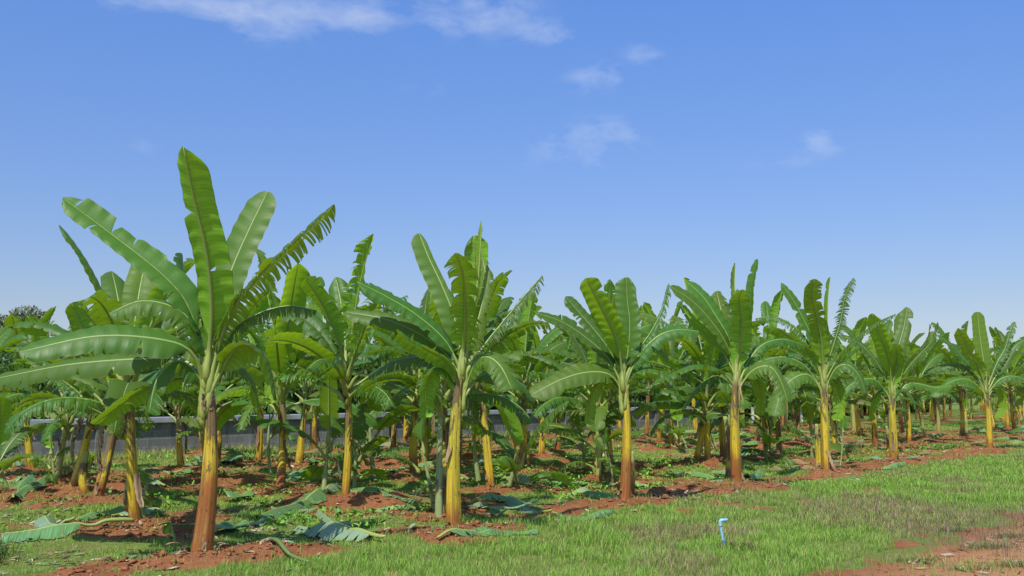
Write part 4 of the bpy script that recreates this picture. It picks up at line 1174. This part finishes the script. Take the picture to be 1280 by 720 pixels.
G = on_ground
ground_leaf(G(168, 674), G(0, 686), .30, 'large bluish cut leaf with its pale stalk pointing right, at the lower left edge', 1, .03, .3, pf=.42, lift=.09, hump=.01)
ground_leaf(G(92, 676), G(52, 668), .16, 'dark green folded piece of leaf on top of the large bluish one at lower left', 2, .1, .08, belly=False, lift=.10)
ground_leaf(G(60, 662), G(135, 649), .12, 'narrow pale green cut leaf on red earth left of the second yellow stem', 3, .05, .1)
ground_leaf(G(409, 630), G(322, 660), .26, 'broad pale ribbed cut leaf with raised stalk between the two nearest plants', 4, .0, .5, lift=.09, hump=.02, pf=.08, curl=10, k=.45)
ground_leaf(G(482, 690), G(374, 668), .24, 'flat glossy green cut leaf with jagged near edge in the grass', 5, .05, .35, belly=False, lift=.11, pf=.12, curl=5, tint=(.05, 0, .25), k=.35)
ground_leaf(G(268, 674), G(306, 664), .16, 'bluish cut leaf piece just right of the thick orange stem', 6, .0, .1, lift=.08)
ground_leaf(G(545, 688), G(672, 674), .13, 'long pale shrivelled leaf lying in grass below the central mound', 7, .03, .5, lift=.03)
ground_leaf(G(690, 659), G(768, 654), .12, 'rolled grey green leaf with curled ribs in the grass right of centre', 8, .02, .55, lift=.07, curl=150, fold=40, pf=.03)
ground_leaf(G(690, 648), G(632, 632), .22, 'torn green leaf on the grass between the second and third front plants', 9, .05, .8, belly=False)
ground_leaf(G(768, 612), G(680, 605), .16, 'dark slate coloured leaf strip behind the orange streaked plant, left of it', 10, .02, .35)
ground_leaf(G(708, 622), G(748, 620), .12, 'short bright green leaf piece left of the orange streaked plant', 11, .0, .05, belly=False, tint=(.2, 0, .3), lift=.08)
ground_leaf(G(588, 638), G(662, 634), .12, 'whitish leaf strip right behind the yellow front stem', 12, .0, .2, lift=.07, tint=(0, 0, .3))
ground_leaf(G(530, 634), G(478, 633), .12, 'bluish leaf strip left behind the central front plant', 13, .0, .2)
ground_leaf(G(930, 608), G(950, 600), .12, 'small pale upright piece of leaf at the foot of the fourth front plant', 14, .0, .05, lift=.14)
ground_leaf(G(850, 612), G(905, 606), .2, 'crumpled green leaf in the grass left of the fourth front plant', 15, .05, .8, belly=False)
ground_leaf(G(1090, 590), G(1132, 586), .12, 'pale grey leaf strip left below the slim sixth front plant', 16, .0, .4, tint=(0, 0, .3))
ground_leaf(G(840, 592), G(905, 600), .14, 'silvery leaf strip on dark soil left of the fourth front plant', 17, .0, .3, tint=(0, 0, .2))
ground_leaf(G(985, 572), G(930, 575), .22, 'green leaf lying flat between the fourth and fifth front plants', 18, .0, .2, belly=False)
ground_leaf(G(1060, 592), G(1000, 592), .1, 'yellowish leaf strip at the foot of the fifth front plant', 19, .0, .3, tint=(.4, 0, .1))
ground_leaf(G(16, 638), G(56, 622), .14, 'curled green leaf tip standing on soil near the left edge', 20, .1, .1, lift=.12)
ground_leaf(G(-5, 628), G(40, 610), .18, 'pale ragged leaf heap at the far left edge', 21, .0, .4)
# bare stalks
def stalk(pts, r, label, seed, lift=.03):
    P = []
    for j, (a_, b_) in enumerate(pts):
        x, y = G(a_, b_); P.append((x, y, gz(x, y) + lift + r))
    P = spline(P, 24); org = P[0].copy(); org[2] -= lift + r
    rad = np.linspace(r, r * .6, len(P))
    Vv, Fc, UV = tube(P - org, rad, 8, .7)
    me = mesh_from('cut_stalk', Vv, Fc, UV); weld(me)
    o = new_obj('cut_stalk', me, M['petiole']); o.location = org
    return tag(o, label, 'leaf stalk', 'cut leaf stalks on the ground')


stalk([(333, 692), (346, 703), (362, 709), (386, 713)], .03, 'pale yellow green curved stalk in the foreground grass left of centre', 1)
stalk([(641, 601), (648, 611), (660, 618), (680, 619)], .025, 'curved pale stalk on the ground left of the third front plant', 2, .05)
stalk([(619, 656), (632, 649)], .022, 'short white cut stalk on the right of the central mound', 3, .05)
stalk([(442, 643), (456, 650)], .03, 'short stub of pale stalk on the soil right of the leafy sucker', 4)
stalk([(205, 676), (235, 672), (262, 668)], .018, 'straight pale stalk lying behind the thick orange stem', 5, .05)

# many more cut leaves between the rows: six shapes, copied
rg = random.Random(12)
lp_protos = []
for j in range(8):
    L = rg.uniform(.7, 1.7); q = row_pos(6 + j * 2.4, 1.3)
    belly = j % 2 == 0
    o = ground_leaf(q, (q[0] + L, q[1] + rg.uniform(-.2, .2)), rg.uniform(.14, .27), 'x', 50 + j, rg.uniform(-.1, .1), rg.choice([.1, .3, .6, .9]), belly=belly, merged=True,
                    mat='dry_leaf' if j in (3, 6) else 'cut_leaf', tint=(rg.uniform(0, .3), rg.uniform(0, .3), rg.uniform(0, .3)), lift=rg.uniform(.04, .12))
    lp_protos.append((o, kids(o), belly, 'brown dried' if j in (3, 6) else ('pale underside-up' if belly else 'dark green')))
first = set()
cnt = 0
tries = 0
while cnt < 170 and tries < 4000:
    tries += 1
    a_ = rg.uniform(-1, 50); rowk = rg.randrange(0, 5); p_ = rowk * 2.62 + 1.3 + rg.gauss(0, .75)
    x, y = row_pos(a_, p_)
    if abs(x / y) > .55 or y < 10.5 or y > 42 or rg.random() > (16 / y) ** 1.0 + .1: continue
    j = cnt % 8
    pr, ch, belly, lw = lp_protos[j]
    if j in first:
        o = pr.copy(); COL.objects.link(o)
        for c in ch:
            d = c.copy(); COL.objects.link(d); d.parent = o
    else:
        o = pr; first.add(j)
    o.location = (x, y, gz(x, y) + .01); o.rotation_euler = (0, 0, rg.uniform(0, 6.28)); s_ = rg.uniform(.5, .95) * (.8 if y < 14 else 1); o.scale = (s_, s_, s_)
    sx = side_of(x, y); where = 'left' if sx < 430 else ('middle' if sx < 850 else 'right')
    tag(o, f"{lw} cut leaf on the ground {'between the nearer rows' if y < 22 else 'between the farther rows'}, {where} of picture", 'cut leaf', 'cut banana leaves lying on the ground')
    cnt += 1

# ------------------------------------------------------------------ BLUE PIPE
k = NT('blue_pvc'); tc = k.n('ShaderNodeTexCoord'); nn = k.noise(tc.outputs['Object'], 25, 5, .6)
c = k.mix(k.mr(nn, .35, .75), (.16, .46, .58), (.42, .62, .66)); sz_ = k.n('ShaderNodeSeparateXYZ'); k.l(tc.outputs['Object'], sz_.inputs[0]); c = k.mix(k.math('MULTIPLY', k.mr(k.math('ADD', sz_.outputs[2], k.math('MULTIPLY', nn, .12)), .20, .08), .35), c, (.25, .15, .09)); bs = k.n('ShaderNodeBsdfPrincipled'); k.l(c, bs.inputs['Base Color']); bs.inputs['Roughness'].default_value = .4
k.l(bs.outputs[0], k.out.inputs[0]); M['pvc'] = k.m
px_, py_ = G(904, 688); pz = gz(px_, py_)
pipe = tag(empty('water_pipe', (px_, py_, pz)), 'small light blue plastic water riser with elbow in the foreground grass', 'water pipe')
pts = [(0.01, 0, -.1), (0.005, 0, .05), (-.012, 0, .16), (-.022, 0, .235)]
Vv, Fc, UV = tube(spline(pts, 16), np.full(len(spline(pts, 16)), .0135), 14); me = mesh_from('riser', Vv, Fc, UV); weld(me); new_obj('riser', me, M['pvc'], pipe)
cur = [(-.022, 0, .225), (-.024, 0, .262), (-.018, 0, .278), (-.004, 0, .284), (.012, 0, .286)]
c2 = spline(cur, 24); Vv, Fc, UV = tube(c2, np.full(len(c2), .0185), 14, side=np.tile([0, 1., 0], (len(c2), 1)), nrm=norm(np.cross(np.tile([0, 1., 0], (len(c2), 1)), norm(np.gradient(c2, axis=0))))); me = mesh_from('elbow', Vv, Fc, UV); weld(me); new_obj('elbow', me, M['pvc'], pipe)
c3 = np.linspace((.008, 0, .286), (.052, 0, .289), 6); Vv, Fc, UV = tube(c3, np.full(6, .0145), 14); me = mesh_from('outlet', Vv, Fc, UV); weld(me); new_obj('outlet', me, M['pvc'], pipe)
c4 = np.linspace((.008, 0, .02), (.001, 0, .105), 6); Vv, Fc, UV = tube(c4, np.array([.0185, .0185, .0185, .0185, .0185, .018]), 14)
me = mesh_from('coupling', Vv, Fc, UV); weld(me)
new_obj('coupling', me, simple_noise_mat('grimy_pvc', (.08, .20, .26), (.20, .40, .46), 40), pipe)
# dry weed tuft at the pipe
n = 260; x = px_ + .12 + NR.normal(0, .11, n); y = py_ + NR.normal(0, .05, n)
tag(grass_mesh('dry_weed', x, y, .05 + .08 * NR.random(n), np.full(n, .007), np.array([.24, .15, .09]) * (.6 + .8 * NR.random((n, 1))), .8), 'dry brown weed tuft beside the blue pipe', 'dry grass', kind='stuff')

# ------------------------------------------------------------------ WALL behind the rows
k = NT('weathered_block_wall'); tc = k.n('ShaderNodeTexCoord'); P = tc.outputs['Object']
br = k.n('ShaderNodeTexBrick'); k.l(k.mapv(P, (1, 1, 1)), br.inputs['Vector'])
sep = k.n('ShaderNodeSeparateXYZ'); k.l(P, sep.inputs[0]); cmb = k.n('ShaderNodeCombineXYZ'); k.l(sep.outputs[0], cmb.inputs[0]); k.l(sep.outputs[2], cmb.inputs[1]); k.l(cmb.outputs[0], br.inputs['Vector'])
br.inputs['Scale'].default_value = 1; br.inputs['Brick Width'].default_value = .4; br.inputs['Row Height'].default_value = .2; br.inputs['Mortar Size'].default_value = .012
br.inputs['Color1'].default_value = (.17, .168, .166, 1); br.inputs['Color2'].default_value = (.25, .245, .235, 1); br.inputs['Mortar'].default_value = (.30, .29, .28, 1)
n1 = k.noise(k.mapv(P, (3, 3, .6)), 2.0, 6, .7); c = k.mix(k.mr(n1, .35, .7, 0, .8), br.outputs[0], (.10, .10, .105))
c = k.mix(k.mr(k.noise(P, 6, 5, .7), .58, .75, 0, .5), c, (.40, .39, .38))
bs = k.n('ShaderNodeBsdfPrincipled'); k.l(c, bs.inputs['Base Color']); bs.inputs['Roughness'].default_value = .9; k.l(k.bump(br.outputs['Fac'], -.5, .01), bs.inputs['Normal']); k.l(bs.outputs[0], k.out.inputs[0]); M['wall'] = k.m
M['coping'] = simple_noise_mat('blue_grey_coping', (.30, .32, .37), (.42, .44, .48), 5, .8, .3, .01)


def boxm(name, x0, x1, y0, y1, z0, z1, mat, parent, bev=.01):
    bm = bmesh.new(); bmesh.ops.create_cube(bm, size=1)
    for v in bm.verts:
        v.co = Vector(((x0 + x1) / 2 + v.co.x * (x1 - x0), (y0 + y1) / 2 + v.co.y * (y1 - y0), (z0 + z1) / 2 + v.co.z * (z1 - z0)))
    if bev: bmesh.ops.bevel(bm, geom=bm.edges[:], offset=bev, segments=2, affect='EDGES')
    me = bpy.data.meshes.new(name); bm.to_mesh(me); bm.free()
    return new_obj(name, me, mat, parent, smooth=False)


wx0, wy0 = row_pos(-12, 15.6)
wall = tag(empty('boundary_wall', (wx0, wy0, 0), math.atan2(DR[1], DR[0])), 'low dark grey concrete block wall with blue grey coping behind the left rows', 'wall')
WL = 48
boxm('block_face', 0, WL, -.1, .1, -.2, .80, M['wall'], wall)
boxm('coping', -.02, WL + .02, -.2, .25, .802, .95, M['coping'], wall, .02)
for q in range(0, 17): boxm('pier', q * 3 - .15, q * 3 + .15, -.16, -.102, -.2, .798, M['wall'], wall, .008)
M['post'] = simple_noise_mat('white_concrete', (.45, .45, .42), (.62, .62, .58), 9, .85, .3, .01)
for q in range(7):
    x, y = row_pos(38.5 + q * 2.6, 15.6)
    bm = bmesh.new()
    for (hw, z0, z1, dx) in ((.06, -.2, 1.45, 0), (.05, 1.45, 1.75, .0)):
        r_ = bmesh.ops.create_cube(bm, size=1)
        for v in r_['verts']:
            tz = v.co.z + .5; v.co = Vector((v.co.x * 2 * hw, v.co.y * 2 * hw - (.18 * tz if z0 > 1 else 0), z0 + (z1 - z0) * tz))
    me = bpy.data.meshes.new('fence_post'); bm.to_mesh(me); bm.free()
    o = new_obj('fence_post', me, M['post'], smooth=False); o.location = (x, y, 0)
    tag(o, 'white concrete fence post with bent top beyond the end of the grey wall', 'fence post', 'fence posts beyond the wall')

# ------------------------------------------------------------------ TREES AND BUSHES behind the wall
def crown_mesh(name, blobs, nl, size, rg, c0, c1):
    n = nl
    w = np.array([b[3] ** 2 for b in blobs]); w /= w.sum()
    idx = rg.choice(len(blobs), n, p=w)
    B = np.array(blobs)[idx]
    d = norm(rg.normal(0, 1, (n, 3))); r = rg.random(n) ** .35
    c = B[:, :3] + d * (B[:, 3] * r)[:, None] * np.array([1, 1, .8])
    u = norm(rg.normal(0, 1, (n, 3))); v = norm(np.cross(u, d + rg.normal(0, .5, (n, 3))))
    s = size * (.6 + .8 * rg.random(n))[:, None]
    P = np.stack([c - u * s, c - v * s * .45, c + u * s, c + v * s * .45], 1)
    t = rg.random((n, 1)); tn = np.array(c0) * (1 - t) + np.array(c1) * t
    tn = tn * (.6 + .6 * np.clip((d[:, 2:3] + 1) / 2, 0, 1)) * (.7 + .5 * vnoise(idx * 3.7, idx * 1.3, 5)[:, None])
    return bulk_mesh(name, P.reshape(-1, 3), np.arange(n * 4), np.full(n, 4), np.repeat(tn[:, None], 4, 1).reshape(-1, 3))


def make_tree(name, hgt, wid, seed, trunk_h, nl, size, c0, c1):
    rg = np.random.default_rng(seed); r2 = random.Random(seed)
    root = empty(name, (0, 0, 0)); blobs = []; Vs = []; Fs = []; UVs = []

    def limb(P, r):
        P = spline(P, 12); a_, b_, c_ = tube(P, np.linspace(r, r * .35, len(P)), 7)
        o = len(Vs); Vs.extend(a_); UVs.extend(c_); Fs.extend([tuple(i + o for i in f) for f in b_])
    limb([(0, 0, -.2), (r2.uniform(-.1, .1), 0, trunk_h), (r2.uniform(-.2, .2), r2.uniform(-.2, .2), hgt * .8)], .03 * hgt)
    for q in range(11):
        a_ = r2.uniform(0, 6.28); rr_ = wid * r2.uniform(.25, .8); z = r2.uniform(trunk_h + .1 * hgt, hgt * .86)
        rad = wid * r2.uniform(.22, .42)
        c = (math.cos(a_) * rr_, math.sin(a_) * rr_, z); blobs.append((*c, rad))
        limb([(0, 0, trunk_h * .8 + (z - trunk_h) * .3), (c[0] * .5, c[1] * .5, z - rad * .6), c], .012 * hgt)
    blobs.append((0, 0, hgt * .82, wid * .4))
    me = mesh_from('trunk', Vs, Fs, UVs); new_obj('trunk', me, M['bark'], root)
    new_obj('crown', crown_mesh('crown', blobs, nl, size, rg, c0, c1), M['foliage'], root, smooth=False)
    return root


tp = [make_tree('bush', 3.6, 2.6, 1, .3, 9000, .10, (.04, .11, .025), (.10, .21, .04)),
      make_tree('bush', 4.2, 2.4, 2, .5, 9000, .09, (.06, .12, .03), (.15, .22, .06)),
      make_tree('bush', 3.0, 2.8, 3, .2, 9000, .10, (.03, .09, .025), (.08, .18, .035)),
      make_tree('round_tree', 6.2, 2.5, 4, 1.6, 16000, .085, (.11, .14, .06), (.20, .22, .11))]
tk = [kids(t_) for t_ in tp]
rg = random.Random(41); seen = set()


def put(j, x, y, s, label, group):
    if j in seen:
        o = tp[j].copy(); COL.objects.link(o)
        for c in tk[j]:
            d = c.copy(); COL.objects.link(d); d.parent = o
    else:
        o = tp[j]; seen.add(j)
    o.location = (x, y, -.05); o.rotation_euler = (0, 0, rg.uniform(0, 6.28)); o.scale = (s, s, s)
    return tag(o, label, 'tree' if j == 3 else 'bush', group)


xt, yt = at_depth(34, 400, 46)[:2]
put(3, xt, yt, .98, 'round grey green tree rising above the banana leaves at the left edge', 'trees beyond the wall')
for q in range(30):
    x, y = row_pos(-2 + q * 2.6 + rg.uniform(-.8, .8), 19.5 + rg.uniform(-1, 3.5))
    put(rg.randrange(3), x, y, rg.uniform(.75, 1.1), 'dark green bush behind the grey wall', 'bushes behind the wall')
for q in range(34):
    x, y = row_pos(10 + q * 3.3 + rg.uniform(-.8, .8), 27 + rg.uniform(0, 9))
    if abs(x / y) > .65: continue
    put(rg.randrange(3), x, y, rg.uniform(.8, 1.05), 'distant dull green bush in the line beyond the plantation', 'far bushes beyond the plantation')
# slim pole beyond the wall
xp, yp = at_depth(131, 420, 40)[:2]
k = NT('galvanised_pole'); bs = k.n('ShaderNodeBsdfPrincipled'); tc = k.n('ShaderNodeTexCoord'); k.l(k.mix(k.noise(tc.outputs['Object'], 4), (.16, .15, .15), (.3, .28, .27)), bs.inputs['Base Color']); bs.inputs['Roughness'].default_value = .6; k.l(bs.outputs[0], k.out.inputs[0])
pole = tag(empty('pole', (xp, yp, 0)), 'thin grey pole showing above the leaves at the left', 'pole')
c = np.linspace((0, 0, -.3), (-.05, 0, 5.85), 8); Vv, Fc, UV = tube(c, np.linspace(.06, .035, 8), 8); me = mesh_from('shaft', Vv, Fc, UV); weld(me); new_obj('shaft', me, k.m, pole)
c = np.linspace((-.05, 0, 5.852), (-.052, 0, 6.1), 4); Vv, Fc, UV = tube(c, np.linspace(.018, .01, 4), 6); me = mesh_from('tip', Vv, Fc, UV); weld(me); new_obj('tip', me, k.m, pole)
# small house with pale roof glimpsed behind the wall
xh, yh = at_depth(160, 500, 52)[:2]
M['render'] = simple_noise_mat('pale_wall_render', (.42, .40, .37), (.55, .53, .50), 3, .9, .2, .01)
M['roof'] = simple_noise_mat('pale_sheet_roof', (.5, .5, .52), (.66, .66, .68), 2, .45, .2, .01)
M['dark'] = simple_noise_mat('dark_opening', (.02, .02, .025), (.05, .05, .06), 2, .3, .1, .01)
house = tag(empty('shed', (xh, yh, 0), .25), 'small pale shed glimpsed between leaves beyond the wall at the left', 'shed')
boxm('wall', -2.2, 2.2, -1.5, 1.5, -.1, 1.7, M['render'], house, .02)
bm = bmesh.new()
vs = [bm.verts.new(v_) for v_ in [(-2.6, -1.9, 1.62), (2.6, -1.9, 1.62), (2.6, 1.9, 2.35), (-2.6, 1.9, 2.35), (-2.6, -1.9, 1.72), (2.6, -1.9, 1.72), (2.6, 1.9, 2.45), (-2.6, 1.9, 2.45)]]
for f_ in [(3, 2, 1, 0), (4, 5, 6, 7), (0, 1, 5, 4), (1, 2, 6, 5), (2, 3, 7, 6), (3, 0, 4, 7)]: bm.faces.new([vs[i_] for i_ in f_])
me = bpy.data.meshes.new('roof'); bm.to_mesh(me); bm.free(); new_obj('roof', me, M['roof'], house, smooth=False)
boxm('door', -.5, .4, -1.53, -1.502, -.05, 1.5, M['dark'], house, 0)
boxm('window', 1.0, 1.7, -1.53, -1.502, .7, 1.3, M['dark'], house, 0)

# low hill far away at the left
hx = np.linspace(-420, 60, 90); top_ = 30 * np.exp(-((hx + 260) / 130) ** 2) + 2 * fbm(hx * .05, hx * 0, 3, 2) * 3
Vh = []; Fh = []
for i_, (a_, b_) in enumerate(zip(hx, top_)):
    for j_, (dy, f_) in enumerate(((0, 0), (40, .45), (80, .8), (120, 1.0), (200, .6), (260, 0))):
        Vh.append((a_, 420 + dy, -1 + b_ * f_ + (fbm(np.array([a_ * .08]), np.array([dy * .08]), 3, 9)[0] - .5) * 5 * f_))
for i_ in range(89):
    for j_ in range(5): A = i_ * 6 + j_; Fh.append((A, A + 6, A + 7, A + 1))
hill = new_obj('hill', mesh_from('hill', Vh, Fh), simple_noise_mat('hazy_hill', (.10, .14, .13), (.15, .19, .17), .05, 1, .1, .1)); tag(hill, kind='structure')

# ------------------------------------------------------------------ LIGHT AND SKY
SUN_EL, SUN_AZ = R(56), R(-20)       # azimuth: left of straight behind the camera
sd = Vector((math.sin(SUN_AZ) * math.cos(SUN_EL), -math.cos(SUN_AZ) * math.cos(SUN_EL), math.sin(SUN_EL)))
sl = bpy.data.lights.new('sun', 'SUN'); sl.energy = 5.0; sl.angle = R(.5); sl.color = (1, .955, .87)
so = bpy.data.objects.new('sun', sl); COL.objects.link(so); so.location = (-20, -30, 50); so.rotation_euler = sd.to_track_quat('Z', 'Y').to_euler()
w = bpy.data.worlds.new('World'); scene.world = w; w.use_nodes = True
t = w.node_tree; t.nodes.clear()
K = NT.__new__(NT); K.t = t; K.m = w
out = t.nodes.new('ShaderNodeOutputWorld'); bg = t.nodes.new('ShaderNodeBackground'); t.links.new(bg.outputs[0], out.inputs[0])
sky = t.nodes.new('ShaderNodeTexSky'); sky.sky_type = 'NISHITA'; sky.sun_disc = False
sky.sun_elevation = SUN_EL; sky.sun_rotation = math.atan2(sd.x, sd.y); sky.air_density = 1.0; sky.dust_density = .6; sky.ozone_density = 2.5
bg.inputs[1].default_value = .108
tc = t.nodes.new('ShaderNodeTexCoord'); D = tc.outputs['Generated']
sp = t.nodes.new('ShaderNodeSeparateXYZ'); t.links.new(D, sp.inputs[0])
AZ = K.math('ARCTAN2', sp.outputs[0], sp.outputs[1]); EL = K.math('ARCSINE', sp.outputs[2])
cv = t.nodes.new('ShaderNodeCombineXYZ'); t.links.new(AZ, cv.inputs[0]); t.links.new(EL, cv.inputs[1])
n1 = K.noise(K.mapv(cv.outputs[0], (9, 20, 1)), 1.0, 8, .58, .5)
n2 = K.noise(K.mapv(cv.outputs[0], (30, 60, 1)), 1.0, 6, .6, .3)
total = None
for (px, py, wx, wy, amp) in [(175, -6, 135, 15, .8), (345, 20, 70, 24, .95), (455, 24, 38, 22, .9), (580, 14, 70, 24, 1.0), (690, 42, 40, 13, .6), (745, 98, 40, 16, .65), (805, 68, 26, 12, .6),
                              (730, 182, 72, 26, .62), (765, 164, 26, 14, .35), (1025, 176, 26, 16, .55), (965, 205, 60, 12, .25), (172, 182, 24, 11, .32), (535, 112, 40, 10, .25), (900, -60, 200, 30, .4)]:
    d = ray(px, py); d = d / np.linalg.norm(d); az = math.atan2(d[0], d[1]); el = math.asin(d[2])
    a_ = K.math('DIVIDE', K.math('SUBTRACT', AZ, az), wx / F); b_ = K.math('DIVIDE', K.math('SUBTRACT', EL, el), wy / F)
    r2 = K.math('ADD', K.math('MULTIPLY', a_, a_), K.math('MULTIPLY', b_, b_))
    gsn = K.math('MULTIPLY', K.math('EXPONENT', K.math('MULTIPLY', r2, -.8)), amp)
    total = gsn if total is None else K.math('ADD', total, gsn)
cf = K.math('ADD', total, K.math('ADD', K.math('MULTIPLY', K.math('SUBTRACT', n1, .5), 2.6), K.math('MULTIPLY', K.math('SUBTRACT', n2, .5), 1.5)))
cl = K.math('MULTIPLY', K.mr(cf, .22, 1.5), K.mr(total, .04, .45), clamp=True)
tint = K.mix(1.0, sky.outputs[0], K.mix(K.mr(EL, R(5), R(22)), (.91, .90, 1.06), (.97, 1.27, 1.80)), 'MULTIPLY')
TINT = tint
skc = K.mix(K.math('MULTIPLY', cl, .40), tint, (7.4, 7.9, 8.8))
t.links.new(skc, bg.inputs[0])
scene.view_settings.view_transform = 'Standard'; scene.view_settings.look = 'None'
scene.view_settings.exposure = 0; scene.view_settings.gamma = 1
scene.cycles.max_bounces = 8; scene.cycles.transparent_max_bounces = 8
print('far plants', len(far_xy), 'objects', len(bpy.data.objects))
